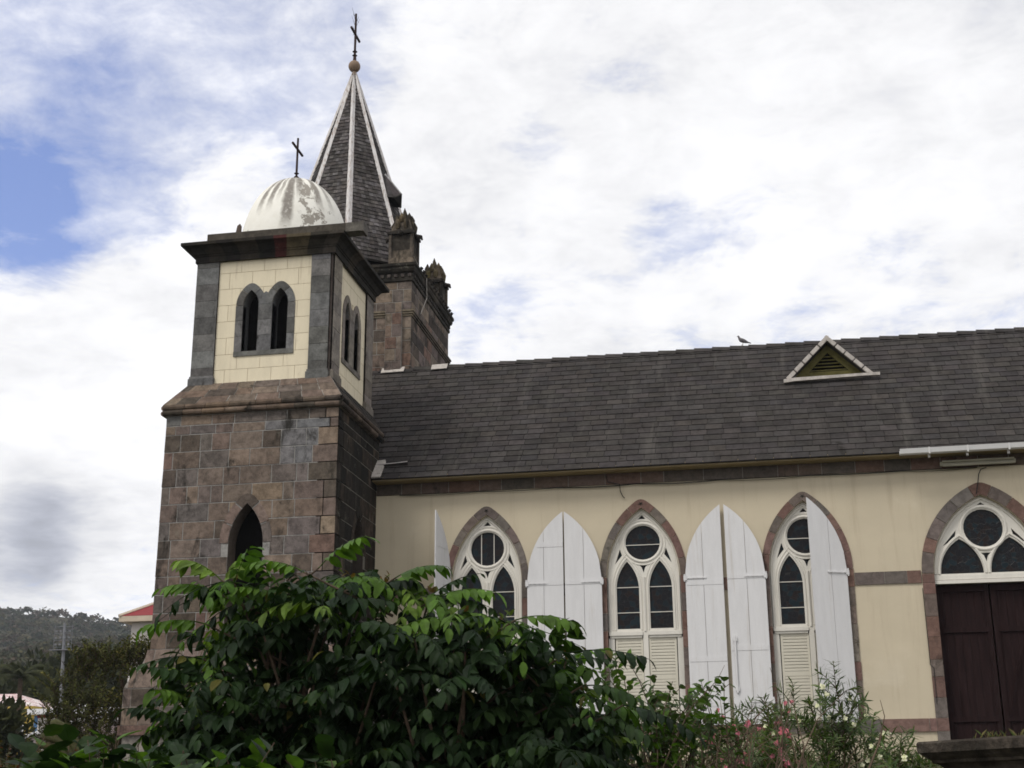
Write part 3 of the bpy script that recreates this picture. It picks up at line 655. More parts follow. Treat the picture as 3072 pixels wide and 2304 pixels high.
def ex_arch(cx, aa=AA, t=.0, zs=AS, za=AZ):
    pin, pout = arch(cx, aa, zs, za, 16), arch(cx, aa + t * .85, zs, za + t, 16)
    def half(pts, z):
        if z <= pts[0][1]: return cx - pts[0][0]
        q = [p for p in pts if p[1] >= z]
        return cx - min(p[0] for p in q) if q else 0
    def fn(a, b):
        hw = max(half(pin, a), half(pout, b)) if b > zs else aa
        return (cx - hw, cx + hw) if hw > 0 else None
    return fn
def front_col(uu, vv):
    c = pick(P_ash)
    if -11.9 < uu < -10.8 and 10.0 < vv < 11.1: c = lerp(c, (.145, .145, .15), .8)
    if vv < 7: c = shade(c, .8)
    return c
mb = MB()
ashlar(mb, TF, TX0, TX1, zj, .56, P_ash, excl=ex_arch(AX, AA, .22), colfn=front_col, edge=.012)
zlow = [5.42 - .42 * k for k in range(7)]
mb.build('ashlar_facing', M_ashlar, tower)
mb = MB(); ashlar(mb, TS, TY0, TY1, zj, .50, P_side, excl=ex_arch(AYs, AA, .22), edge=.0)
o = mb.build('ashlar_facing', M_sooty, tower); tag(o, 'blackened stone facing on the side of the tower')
mb = MB(); voussoirs(mb, TF, arch(AX, AA, AS, AZ, 12), .24, .26, 2, -.3, .017, P_ash, gap=.014); mb.build('arch_stones', M_ashlar, tower); mb = MB(); voussoirs(mb, TS, arch(AYs, AA, AS, AZ, 12), .22, .24, 2, -.3, .017, P_side, gap=.014)
mb.build('arch_stones', M_sooty, tower)
mb = MB(); mb.box(TX0 + .5, TX1 - .49, TY0 + .49, TY1 - .3, 2.0, 11.3); o = mb.build('dark_interior', M_dark, tower)
# splayed base
mb = MB()
def frustum(mb, r0, z0, r1, z1, c=(.2, .16, .13)):
    lo = [(TX0 - r0, TY0 - r0, z0), (TX1 + r0, TY0 - r0, z0), (TX1 + r0, TY1, z0), (TX0 - r0, TY1, z0)]; hi = [(TX0 - r1, TY0 - r1, z1), (TX1 + r1, TY0 - r1, z1), (TX1 + r1, TY1, z1), (TX0 - r1, TY1, z1)]
    mb.hexa(lo + hi, c)
for k, (r0, z0, r1, z1) in enumerate(((.0, 5.42, .0, 5.43), (.165, 4.96, .0, 5.42), (.42, 4.47, .24, 4.92), (.42, 3.60, .42, 4.46), (.47, 3.375, .47, 3.60), (.38, 2.0, .38, 3.375))):
    if k: frustum(mb, r0, z0, r1, z1, (.13, .085, .07) if k == 4 else (.2, .18, .16))
def base_face(r0, z0, r1, z1, rows):
    L = hypot(r0 - r1, z1 - z0)
    if r0 == r1: fr = Fr((0, TY0 - r0, z0), (1, 0, 0))
    else: fr = Fr((0, TY0 - r0, z0), (1, 0, 0), (0, r0 - r1, z1 - z0))
    ashlar(mb, fr, TX0 - (r0 + r1) / 2, TX1 + (r0 + r1) / 2, [L * k / rows for k in range(rows + 1)], .56, P_ash)
base_face(.165, 4.96, 0, 5.42, 1); base_face(.42, 4.47, .24, 4.92, 1); base_face(.42, 3.60, .42, 4.46, 2)
mb.build('splayed_base', M_ashlar, tower)
# string course: two rolls
mb = MB()
for z, rr, ex in ((11.40, .072, .075), (11.545, .076, .07)):
    x = TX0 - ex
    while x < TX1 + ex:
        e = min(TX1 + ex, x + U(.5, .75)); mb.tube([(x + .006, TY0 - ex, z), (e - .006, TY0 - ex, z)], rr, 10, pick([((.14, .10, .072), 3), ((.055, .044, .034), 1.5), ((.105, .077, .058), 2)])); x = e
    y = TY0 - ex
    while y < TY1 + .05:
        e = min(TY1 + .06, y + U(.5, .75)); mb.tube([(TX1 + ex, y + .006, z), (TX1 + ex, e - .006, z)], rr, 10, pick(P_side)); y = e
    mb.tube([(TX0 - ex, TY0 - ex, z), (TX0 - ex, TY1, z)], rr, 10, (.15, .11, .09)); mb.tube([(TX0 - ex, TY0 - ex, z), (TX0 - ex + .01, TY0 - ex, z)], rr, 10, (.15, .11, .09))
mb.box(TX0 - .06, TX1 + .06, TY0 - .06, TY1, 11.33, 11.62, (.2, .18, .16))
mb.build('string_course', M_ashlar, tower)
# weathering slope up to the belfry
BX0, BX1, BY0, BY1, BZ0, BZ1 = -14.49, -10.66, 31.89, 35.62, 12.27, 15.72
mb = MB()
lo = [(TX0 - .1, TY0 - .1, 11.60), (TX1 + .1, TY0 - .1, 11.60), (TX1 + .1, TY1 + .05, 11.60), (TX0 - .1, TY1 + .05, 11.60)]; hi = [(BX0 - .02, BY0 - .02, BZ0), (BX1 + .02, BY0 - .02, BZ0), (BX1 + .02, BY1, BZ0), (BX0 - .02, BY1, BZ0)]
mb.hexa(lo + hi, (.28, .265, .24))
def slope_rows(p0, p1, q1, q0, rows, pal, mw):
    p0, p1, q1, q0 = map(V3, (p0, p1, q1, q0)); n = (p1 - p0).cross(q0 - p0).normalized() * .012
    for k in range(rows):
        a0, a1 = p0.lerp(q0, k / rows), p1.lerp(q1, k / rows); b0, b1 = p0.lerp(q0, (k + 1) / rows), p1.lerp(q1, (k + 1) / rows)
        m = max(1, int((p1 - p0).length / mw)); cs = [0] + sorted((i + U(.25, .75)) / m for i in range(m)) + [1]
        for t0, t1 in zip(cs, cs[1:]):
            A, B, C_, D_ = a0.lerp(a1, t0), a0.lerp(a1, t1), b0.lerp(b1, t1), b0.lerp(b1, t0); cc = (A + B + C_ + D_) / 4
            mb.face([cc + (q - cc) * .965 + n for q in (A, B, C_, D_)], pick(pal))
P_slope = [((.130, .095, .074), 4), ((.115, .09, .073), 3), ((.07, .057, .046), 1.8), ((.155, .12, .093), 2)]
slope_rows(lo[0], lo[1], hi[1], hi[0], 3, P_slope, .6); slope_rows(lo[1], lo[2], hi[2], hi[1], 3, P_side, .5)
mb.build('weathering', M_ashlar, tower)
# belfry
mb = MB(); BF = Fr((0, BY0 + .07, 0), (1, 0, 0)); BS = Fr((BX1 - .07, 0, 0), (0, 1, 0))
LX = (-12.93, -12.12); LYc = (33.32, 34.16); la, lz0, lzs, lza = .215, 13.13, 14.42, 14.84
PX0, PX1, PY0, PY1 = -13.87, -11.28, 32.62, 34.98
BF.plate(mb, [(BX0 + .05, BZ0 - .4), (BX1 - .07, BZ0 - .4), (BX1 - .07, BZ1 + .1), (BX0 + .05, BZ1 + .1)], [opening(x, la, lz0, lzs, lza, 7) for x in LX], -.42, 0, (.40, .335, .24), (.13, .13, .13))
BS.plate(mb, [(BY0 + .07, BZ0 - .4), (BY1, BZ0 - .4), (BY1, BZ1 + .1), (BY0 + .07, BZ1 + .1)], [opening(y, la, lz0, lzs, lza, 7) for y in LYc], -.42, 0, (.40, .335, .24), (.13, .125, .12))
mb.face([(BX0 + .05, BY1, BZ0 - .4), (BX0 + .05, BY0 + .07, BZ0 - .4), (BX0 + .05, BY0 + .07, BZ1), (BX0 + .05, BY1, BZ1)], (.4, .34, .25)); mb.face([(BX1 - .07, BY1, BZ0 - .4), (BX0, BY1, BZ0 - .4), (BX0, BY1, BZ1), (BX1 - .07, BY1, BZ1)], (.4, .34, .25))
mb.build('belfry_core', M_core, tower)
mb = MB(); mb.box(BX0 + .5, BX1 - .48, BY0 + .48, BY1 - .1, BZ0, BZ1); mb.build('dark_interior', M_dark, tower)
zpan = [15.72, 15.38, 14.92, 14.46, 14.0, 13.54, 13.08, 12.66, 12.28]
P_cr = [((.66, .585, .435), 1)]
def ex_twin(c0, c1):
    def fn(a, b):
        if a > lza + .1 or b < 13.02: return None
        if a > 14.5: t = .19
        else: t = .19
        return (c0 - la - t, c1 + la + t)
    return fn
def top_fill(fr, mb, c0, c1):      # cream between the two arch heads: a plate with the two surrounds cut out, joints left to the shading
    pass
for fr, p0, p1, cc in ((BF, PX0, PX1, LX), (BS, PY0, PY1, LYc)):
    mb = MB()
    # whole panel as one plate per course with the twin surround cut out
    for k in range(len(zpan) - 1):
        b, a = zpan[k], zpan[k + 1]; x = p0; cuts = [p0]
        off = .0 if k % 2 else .32
        xx = p0 + off + .3
        while xx < p1 - .15: cuts.append(xx); xx += .64
        cuts.append(p1)
        for c0, c1 in zip(cuts, cuts[1:]):
            g = .005; kk = U(.97, 1.03); cpan = shade(P_cr[0][0], kk)
            # block split into thin vertical slices so that the arched heads cut it cleanly
            sl = 14; run = []
            for q in range(sl):
                u0 = c0 + g + (c1 - c0 - 2 * g) * q / sl; u1 = c0 + g + (c1 - c0 - 2 * g) * (q + 1) / sl; um = (u0 + u1) / 2; lo_, hi_ = a + g, b - g
                def bound(uq):
                    bb = None
                    for c in cc:
                        if abs(uq - c) < la + .19:
                            pa = arch(c, la + .19, lzs, lza + .19, 10)
                            for (x0, z0_), (x1, z1_) in zip(pa, pa[1:]):
                                if x0 <= uq <= x1: bb = z0_ + (z1_ - z0_) * (uq - x0) / max(1e-9, x1 - x0)
                    return bb
                bu0, bu1 = bound(u0), bound(u1)
                if bu0 is not None and bu1 is not None and a < 13.9:
                    if hi_ <= 13.02: pass
                    elif lo_ >= 13.02: continue
                    else: hi_ = 13.02
                    fr.box(mb, u0, u1, lo_, hi_, 0, .014, cpan); continue
                if bu0 is not None and bu1 is not None:
                    l0, l1 = max(lo_, bu0 - .02), max(lo_, bu1 - .02)
                    if l0 >= hi_ and l1 >= hi_: continue
                    l0, l1 = min(l0, hi_), min(l1, hi_)
                    fr.prism(mb, [(u0, l0), (u1, l1), (u1, hi_ + 1e-4), (u0, hi_ + 1e-4)], 0, .014, cpan); continue
                if um > cc[0] and um < cc[1] and a < lzs + .2:
                    if lo_ >= 13.02: continue
                    hi_ = min(hi_, 13.02)
                fr.box(mb, u0, u1, lo_, hi_, 0, .014, cpan)
    mb.build('cream_panel', M_cream, tower)
for fr, cc, pal in ((BF, LX, P_grey), (BS, LYc, P_greylit)):
    mb = MB()
    for c in cc:
        voussoirs(mb, fr, arch(c, la, lzs, lza, 10), .20, .20, 1, -.2, .035, pal, gap=.006)
    for k in range(3):
        z0_, z1_ = lz0 + (lzs - lz0) * k / 3, lz0 + (lzs - lz0) * (k + 1) / 3
        fr.box(mb, cc[0] - la - .2, cc[0] - la, z0_ + .004, z1_ - .004, -.2, .035, pick(pal)); fr.box(mb, cc[1] + la, cc[1] + la + .2, z0_ + .004, z1_ - .004, -.2, .035, pick(pal))
        fr.box(mb, cc[0] + la, cc[1] - la, z0_ + .004, z1_ - .004, -.3, .035, pick(pal))
    m_ = (cc[0] + cc[1]) / 2; wd = (cc[1] - cc[0]) / 2 - la + .01
    fr.prism(mb, [(m_ - wd, lzs), (m_ + wd, lzs), (m_ + wd * .6, lzs + .28), (m_, lzs + .36), (m_ - wd * .6, lzs + .28)], -.1, .030, pick(pal))
    fr.box(mb, cc[0] - la - .2, cc[1] + la + .2, 13.0, lz0, -.25, .045, pick(pal))
    mb.build('lancet_surround', M_grey, tower)
zp = [15.55, 15.08, 14.61, 14.14, 13.67, 13.2, 12.73, 12.5]
def pilaster(fr, u0, u1, pal, d=.07):
    mb = MB()
    for b, a in zip([15.73] + zp, zp): fr.box(mb, u0, u1, a + .004, b - .004, -.15, d + U(-.004, .004), pick(pal))
    fr.box(mb, u0, u1, 12.2, 15.7, -.15, d - .012, (.10, .09, .085))
    fr.box(mb, u0 - .02, u1 + .02, 12.44, 12.5, -.15, d + .03, pick(pal)); fr.box(mb, u0 - .04, u1 + .04, 12.2, 12.436, -.15, d + .055, pick(pal)); mb.build('pilaster', M_grey, tower)
pilaster(BF, BX0, PX0, P_grey); pilaster(BF, PX1, BX1 - .10, P_grey); pilaster(BS, BY0 + .10, PY0, P_greylit); pilaster(BS, PY1, BY1, P_greylit)
mb = MB(); mb.box(BX1 - .14, BX1 - .045, BY0 + .045, BY0 + .14, 12.2, 15.7, (.06, .048, .042))
mb.build('corner_strip', M_grey, tower)
# cornice
mb = MB(); prof = [(.0, 15.70), (.045, 15.70), (.045, 15.86), (.075, 15.875), (.075, 15.905), (.11, 15.92), (.135, 15.97), (.19, 16.04), (.29, 16.085), (.345, 16.09), (.36, 16.10), (.36, 16.185), (.0, 16.20)]
def corn_ring(o_, z): return [(BX0 - o_, BY0 - o_, z), (BX1 + o_, BY0 - o_, z), (BX1 + o_, BY1 + o_, z), (BX0 - o_, BY1 + o_, z)]
R0 = [corn_ring(a, b) for a, b in prof]
def cut_side(P, Q, n, pal, special=None):
    cs = [0] + [(k + U(-.2, .2)) / n for k in range(1, n)] + [1]
    for i, (t0, t1) in enumerate(zip(cs, cs[1:])):
        c = pick(pal)
        if special and i == special: c = (.055, .018, .016)
        if special and i == special + 1: c = (.08, .064, .04)
        for ra, rb in zip(R0, R0[1:]):
            a0, a1 = V3(ra[P]).lerp(V3(ra[Q]), t0), V3(ra[P]).lerp(V3(ra[Q]), t1); b0, b1 = V3(rb[P]).lerp(V3(rb[Q]), t0), V3(rb[P]).lerp(V3(rb[Q]), t1)
            mb.face([a0, a1, b1, b0], shade(c, U(.9, 1.1)))
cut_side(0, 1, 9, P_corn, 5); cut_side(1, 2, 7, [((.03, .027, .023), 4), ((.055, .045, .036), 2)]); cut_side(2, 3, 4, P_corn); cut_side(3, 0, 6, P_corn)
mb.face([R0[-1][k] for k in range(4)], (.1, .1, .1))
mb.build('cornice', M_grey, tower)
mb = MB(); mb.box(-14.16, -10.30, 31.66, 32.2, 16.19, 16.43, (.065, .056, .045)); mb.box(-10.296, -9.87, 31.64, 32.0, 16.17, 16.425, (.12, .11, .095)); mb.box(-14.1, -10.5, 32.2, 35.6, 16.19, 16.40, (.1, .09, .08))
mb.box(-9.866, -9.80, 31.62, 32.03, 16.15, 16.44, (.10, .09, .08))
mb.build('blocking_course', M_grey, tower)
mb = MB(); mb.tube([(-13.97, 33.3, 16.4), (-13.97, 33.3, 17.15), (-13.95, 33.3, 17.36), (-13.94, 33.3, 17.44)], [.09, .085, .07, .01], 8, (.08, .06, .05)); mb.build('corner_knob', M_grey, tower)
# dome
DC = V3((-12.46, 33.75, 16.42)); mb = MB(); rings = []; nr_ = 64
for k in range(25):
    t = (pi / 2) * k / 24 * .995
    rr = 1.53 * cos(t) ** .93; z = 2.40 * sin(t); rg = []
    for j in range(nr_):
        a = 2 * pi * j / nr_; q = rr * (1 + .006 * cos(8 * a)); rg.append(DC + V3((q * cos(a), q * sin(a), z)))
    rings.append(rg)
mb.loft([[DC + V3((1.6 * cos(2 * pi * j / nr_), 1.6 * sin(2 * pi * j / nr_), -.25)) for j in range(nr_)], [DC + V3((1.6 * cos(2 * pi * j / nr_), 1.6 * sin(2 * pi * j / nr_), 0)) for j in range(nr_)]] + rings); o = mb.build('dome', M_dome, tower, True)
def iron_cross(base, hgt, arm, armz, th, name, spikes=False):
    m = MB(); b = V3(base)
    m.tube([b, b + V3((0, 0, hgt * .12)), b + V3((0, 0, hgt * .13)), b + V3((0, 0, hgt))], [th * 1.6, th * 1.1, th, th * .9], 8)
    m.tube([b + V3((0, -arm, armz)), b + V3((0, arm, armz))], th * 1.05, 8)
    for z in (.12, .2): m.tube([b + V3((0, 0, hgt * z - .02)), b + V3((0, 0, hgt * z)), b + V3((0, 0, hgt * z + .02))], [th, th * 2.1, th], 8)
    if not spikes:
        for a in range(4):
            an = a * pi / 2 + .3; d = V3((cos(an), sin(an), 0)); m.tube([b + d * .02 + V3((0, 0, .16)), b + d * .10 + V3((0, 0, .14)), b + d * .14 + V3((0, 0, .06)), b + d * .10 + V3((0, 0, .01)), b + d * .05 + V3((0, 0, .04))], .010, 5)
        for z in (armz - .12, armz + .14): m.tube([b + V3((.0, -.05, z)), b + V3((0, .05, z))], .012, 5)
    else:
        for k in range(14):
            z = U(.4, 1) * hgt; an = U(0, 6.3); L = U(.2, .45); p = b + V3((0, U(-arm, arm) if R_() < .4 else 0, z if R_() < .6 else armz)); m.tube([p, p + V3((cos(an) * .3, sin(an) * .3, .85 if R_() < .75 else -.6)).normalized() * L], [.008, .003], 4)
    return m.build(name, M_iron, tower if not spikes else spire_tower)
iron_cross((-12.50, 33.75, 18.80), 1.40, .42, 1.05, .035, 'cross')

# ------------------------------------------------------------------ spire tower
SX0, SX1, SY0, SY1, SZ1 = -16.3, -10.46, 39.05, 44.12, 17.74
SF = Fr((0, SY0, 0), (1, 0, 0)); SS = Fr((SX1, 0, 0), (0, 1, 0)); mb = MB(); mb.box(SX0, SX1, SY0, SY1, 3, 18.3, (.24, .225, .20))
spire_tower = mb.build('spire_tower', M_core, church); tag(spire_tower, 'square stone tower carrying the shingled spire behind the ridge')
zj2 = [17.70, 17.42, 17.0, 16.72]; zj3 = [16.50, 16.1, 15.7, 15.28, 14.86, 14.45, 14.0, 13.5]
mb = MB()
for z_ in (zj2, zj3):
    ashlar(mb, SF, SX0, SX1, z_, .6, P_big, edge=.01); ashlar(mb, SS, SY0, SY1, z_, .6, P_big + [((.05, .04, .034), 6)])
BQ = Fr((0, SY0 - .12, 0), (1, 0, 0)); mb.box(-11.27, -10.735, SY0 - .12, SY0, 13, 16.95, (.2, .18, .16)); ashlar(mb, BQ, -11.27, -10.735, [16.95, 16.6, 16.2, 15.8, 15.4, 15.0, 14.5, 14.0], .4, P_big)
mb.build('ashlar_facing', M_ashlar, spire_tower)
mb = MB()
for z, e in ((16.53, .04), (16.60, .075), (16.67, .10)):
    mb.box(SX0 - e, -11.275, SY0 - e, SY0 + .1, z - .03, z + .028, (.17, .14, .10)); mb.box(-10.73, SX1 + e, SY0 - e, SY0 + .1, z - .03, z + .028, (.17, .14, .10)); mb.box(SX1 - .1, SX1 + e - .002, SY0 + .1, SY1 + e, z - .03, z + .028, (.10, .08, .065))
mb.build('string_course', M_ashlar, spire_tower)
mb = MB(); pr = [(.0, 17.66), (.05, 17.70), (.05, 17.80), (.03, 17.82), (.03, 17.95), (.10, 18.0), (.13, 18.08), (.13, 18.14), (.17, 18.18), (.17, 18.27), (.0, 18.30)]
def sr(o_, z): return [(SX0 - o_, SY0 - o_, z), (SX1 + o_, SY0 - o_, z), (SX1 + o_, SY1 + o_, z), (SX0 - o_, SY1 + o_, z)]
R0 = [sr(a, b) for a, b in pr]; cut_side(0, 1, 10, P_corn); cut_side(1, 2, 9, [((.03, .027, .023), 4), ((.06, .05, .04), 2)]); cut_side(2, 3, 4, P_corn); cut_side(3, 0, 4, P_corn); mb.face(R0[-1], (.08, .07, .06))
for k in range(26):
    x = SX0 + .1 + k * .225; mb.box(x, x + .11, SY0 - .075, SY0, 17.825, 17.93, (.06, .05, .045)); y = SY0 + .1 + k * .195; mb.box(SX1, SX1 + .075, y, y + .1, 17.825, 17.93, (.05, .045, .04))
for k in range(14):
    y = SY0 + .5 + k * .33; mb.tube([(SX1 + .15, y, 18.24), (SX1 + .2, y + U(-.05, .05), 18.30), (SX1 + .16, y, 18.30 + U(.03, .08))], [.05, .06, .02], 5, (.035, .03, .027))
mb.build('cornice', M_sooty, spire_tower)
def pinnacle(cx, cy, z0):
    m = MB(); P_pin = [((.09, .074, .058), 3), ((.05, .042, .034), 3), ((.14, .11, .085), 2)]; h = .35
    m.box(cx - h - .05, cx + h + .05, cy - h - .05, cy + h + .05, z0, z0 + .22, pick(P_pin))
    for k in range(3): m.box(cx - h, cx + h, cy - h, cy + h, z0 + .225 + k * .27, z0 + .49 + k * .27, pick(P_pin))
    for sx in (-1, 1):
        for sy in (-1, 1): m.tube([(cx + sx * (h + .0), cy + sy * (h + .0), z0 + .2), (cx + sx * h, cy + sy * h, z0 + 1.03)], .07, 6, pick(P_pin))
    z1 = z0 + 1.04; m.box(cx - h - .09, cx + h + .09, cy - h - .09, cy + h + .09, z1, z1 + .08, (.035, .03, .026)); m.box(cx - h - .03, cx + h + .03, cy - h - .03, cy + h + .03, z1 + .08, z1 + .15, (.06, .05, .04))
    for sx, sy in ((1, 0), (-1, 0), (0, 1), (0, -1)):
        m.tube([(cx + sx * .42, cy + sy * .42, z1 + .02), (cx + sx * .56, cy + sy * .56, z1 + .0), (cx + sx * .60, cy + sy * .60, z1 - .10)], [.09, .07, .03], 6, (.05, .04, .035))
    m.hexa([(cx - h, cy - h, z1 + .15), (cx + h, cy - h, z1 + .15), (cx + h, cy + h, z1 + .15), (cx - h, cy + h, z1 + .15), (cx - .22, cy - .22, z1 + .62), (cx + .22, cy - .22, z1 + .62), (cx + .22, cy + .22, z1 + .62), (cx - .22, cy + .22, z1 + .62)], (.10, .08, .06))
    for rr, n, zb, hh in ((.33, 8, .22, .40), (.24, 6, .48, .36), (.0, 1, .55, .48)):
        for k in range(n):
            a = 2 * pi * k / n + .4; x, y = cx + rr * cos(a), cy + rr * sin(a); ht = hh * U(.85, 1.15)
            m.tube([(x, y, z1 + zb), (x + .02 * cos(a), y + .02 * sin(a), z1 + zb + ht * .5), (x, y, z1 + zb + ht * .75), (x, y, z1 + zb + ht)], [.075, .085, .055, .008], 6, pick([((.11, .085, .05), 3), ((.07, .055, .035), 3), ((.12, .10, .045), 1)]))
    return m.build('pinnacle', M_sooty, spire_tower)
pinnacle(-10.83, 39.42, 18.29); pinnacle(-10.90, 43.74, 18.29)
mb = MB(); mb.tube([(-10.42, 39.1, 18.55), (-10.40, 40.4, 18.33), (-10.40, 41.8, 18.27), (-10.42, 43.3, 18.40)], .012, 5); mb.tube([(-10.27, 40.2, 18.25), (-10.30, 40.4, 17.6), (-10.40, 40.0, 16.9)], .012, 5); mb.build('lightning_wire', M_lead, spire_tower)
# octagonal spire
SC = V3((-13.40, 41.6, 0)); SB, SZA, SRB = 18.78, 26.98, 2.60; rot0 = -pi / 2 + radians(17)
def sp(k, z, rr=None):
    q = SRB * (SZA - z) / (SZA - SB) if rr is None else rr
    a = rot0 + k * pi / 4; return SC + V3((q * cos(a), q * sin(a), z))
mb = MB()
mb.loft([[sp(k, 18.2, 2.5) for k in range(8)], [sp(k, 18.72, 2.5) for k in range(8)], [sp(k, 18.72, 2.66) for k in range(8)], [sp(k, 18.79, 2.66) for k in range(8)]], (.015, .013, .012))
mb.build('spire_eaves', M_sooty, spire_tower)
mb = MB(); P_sp = [((.062, .055, .052), 4), ((.045, .040, .038), 3), ((.085, .077, .074), 2), ((.11, .10, .098), .7)]
mb.loft([[sp(k, SB) for k in range(8)], [sp(k, SZA - .05) for k in range(8)]], (.03, .027, .025))
for k in range(8):
    nrow = 52
    for j in range(nrow):
        z0_, z1_ = SB + (SZA - .1 - SB) * j / nrow, SB + (SZA - .1 - SB) * (j + 1.15) / nrow; z1_ = min(z1_, SZA - .08)
        a0, a1, b0, b1 = sp(k, z0_), sp(k + 1, z0_), sp(k, z1_), sp(k + 1, z1_); wdt = (a1 - a0).length; n = (a1 - a0).cross(b0 - a0).normalized(); t = 0
        while t < 1:
            e = min(1, t + U(.09, .2) / max(wdt, .05)); dj = U(-.012, .015) * (b0 - a0).normalized(); th = U(.016, .034)
            A, B, C_, D_ = a0.lerp(a1, t + .004), a0.lerp(a1, e), b0.lerp(b1, e), b0.lerp(b1, t + .004)
            c = pick(P_sp); mb.face([A + n * th + dj, B + n * th + dj, C_ + n * .004, D_ + n * .004], c); mb.face([A + dj, B + dj, B + n * th + dj, A + n * th + dj], shade(c, .5)); t = e
mb.build('spire', M_spire, spire_tower)
for k in range(8):
    mb = MB(); rg = []
    for j in range(12):
        z = SB - .03 + (SZA - SB - .02) * j / 11; c = sp(k, z) ; a = rot0 + k * pi / 4; out = V3((cos(a), sin(a), .3)).normalized(); tl = (sp(k - 1, z) - c).normalized(); tr = (sp(k + 1, z) - c).normalized(); wd = .125 * (1 - .42 * j / 11)
        if (sp(k + 1, z) - c).length < wd * 1.2: wd = (sp(k + 1, z) - c).length * .6
        rg.append([c + tl * wd + out * .03, c + out * .075 + tl * .01, c + tr * wd + out * .03, c + tr * wd - out * .01, c - out * .03, c + tl * wd - out * .01])
    mb.loft(rg); o = mb.build('spire_rib', M_rib, spire_tower); fix_normals(o)
mb = MB(); rings = []
for k in range(13):
    t = -pi / 2 + pi * k / 12; rings.append([SC + V3(((.205 * cos(t) + .01) * cos(2 * pi * j / 20), (.205 * cos(t) + .01) * sin(2 * pi * j / 20), 27.19 + .225 * sin(t))) for j in range(20)])
mb.loft(rings); mb.tube([SC + V3((0, 0, 26.8)), SC + V3((0, 0, 27.0))], [.11, .06], 10); mb.build('ball', M_ball, spire_tower, True)
iron_cross((SC.x, SC.y, 27.40), 1.95, .50, 1.10, .045, 'cross', True)
# small hooded opening on the right face of the spire
mb = MB(); ly = 41.6 - .55; lx = lambda z: SC.x + SRB * (SZA - z) / (SZA - SB) * cos(radians(10))
a_, tip, bl, br = (lx(22.5), ly, 22.52), (-11.42, ly, 21.72), (-11.55, ly - .42, 21.42), (-11.55, ly + .42, 21.42)
w0, w1 = (lx(21.5) - .1, ly - .42, 21.46), (lx(21.5) - .1, ly + .42, 21.46)
mb.face([a_, tip, bl][::-1], (.06, .05, .05)); mb.face([a_, bl, w0], (.05, .045, .045)); mb.face([a_, br, tip][::-1], (.06, .05, .05)); mb.face([a_, w1, br], (.05, .045, .045)); mb.face([tip, br, w1, w0, bl], (.012, .011, .01))
mb.tube([a_, tip], .035, 6, (.3, .29, .29)); mb.tube([bl, tip, br], .035, 6, (.05, .045, .04)); mb.build('lucarne', M_spire, spire_tower)

# ------------------------------------------------------------------ pigeon on the ridge
PB = V3((-.25, 39.06, RZ + .075)); pg = thing('pigeon', PB, 'grey pigeon standing on the roof ridge near the dormer', 'bird')
mb = MB(); spine = [((.30, 0, .015), .012, .03), ((.20, 0, .05), .022, .045), ((.12, 0, .085), .055, .06), ((.04, 0, .12), .078, .075), ((-.04, 0, .155), .078, .075), ((-.085, 0, .205), .052, .05), ((-.105, 0, .25), .036, .034), ((-.118, 0, .285), .037, .034), ((-.135, 0, .305), .030, .028), ((-.155, 0, .298), .012, .011), ((-.185, 0, .285), .004, .004)]
rings = []
for k, (p, a, b) in enumerate(spine):
    t = (V3(spine[min(k + 1, len(spine) - 1)][0]) - V3(spine[max(k - 1, 0)][0])).normalized(); up = V3((0, 1, 0)).cross(t).normalized()
    rings.append([PB + V3(p) * .85 + up * a * .85 * cos(2 * pi * j / 12) + V3((0, 1, 0)) * b * .85 * sin(2 * pi * j / 12) for j in range(12)])
mb.loft(rings, (.20, .19, .20))
M_bird = mat_paint('feather', (.12, .11, .115), .7, .2, (.07, .065, .07), .52, .62, sc=14, bump=.1)
o = mb.build('body', M_bird, pg, True); fix_normals(o)
mb = MB()
for s in (-1, 1):
    mb.tube([PB + V3((.02, s * .03, .07)), PB + V3((.01, s * .03, -.03))], .007, 5, (.3, .1, .08)); mb.tube([PB + V3((.01, s * .03, -.03)), PB + V3((-.035, s * .035, -.035))], .006, 5)
mb.build('legs', M_ball, pg)


# ------------------------------------------------------------------ plants
UP = V3((0, 0, 1))
def leaflet(mb, base, d, n, L, wd, col, curl=.25, fold=.35):
    d = d.normalized(); s = d.cross(n).normalized(); n = s.cross(d)
    m = [base + d * (L * t) - n * (curl * L * t * t) for t in (0, .12, .42, .75, 1)]
    ws = (0, .28, .5, .34, 0)
    le = [m[k] - s * wd * ws[k] + n * wd * fold * ws[k] for k in range(5)]; ri = [m[k] + s * wd * ws[k] + n * wd * fold * ws[k] for k in range(5)]
    c2 = shade(col, U(.9, 1.1))
    mb.face([m[0], m[1], le[1]], col); mb.face([m[1], m[2], le[2], le[1]], col); mb.face([m[2], m[3], le[3], le[2]], col); mb.face([m[3], m[4], le[3]], col)
    mb.face([m[0], ri[1], m[1]], c2); mb.face([m[1], ri[1], ri[2], m[2]], c2); mb.face([m[2], ri[2], ri[3], m[3]], c2); mb.face([m[3], ri[3], m[4]], c2)
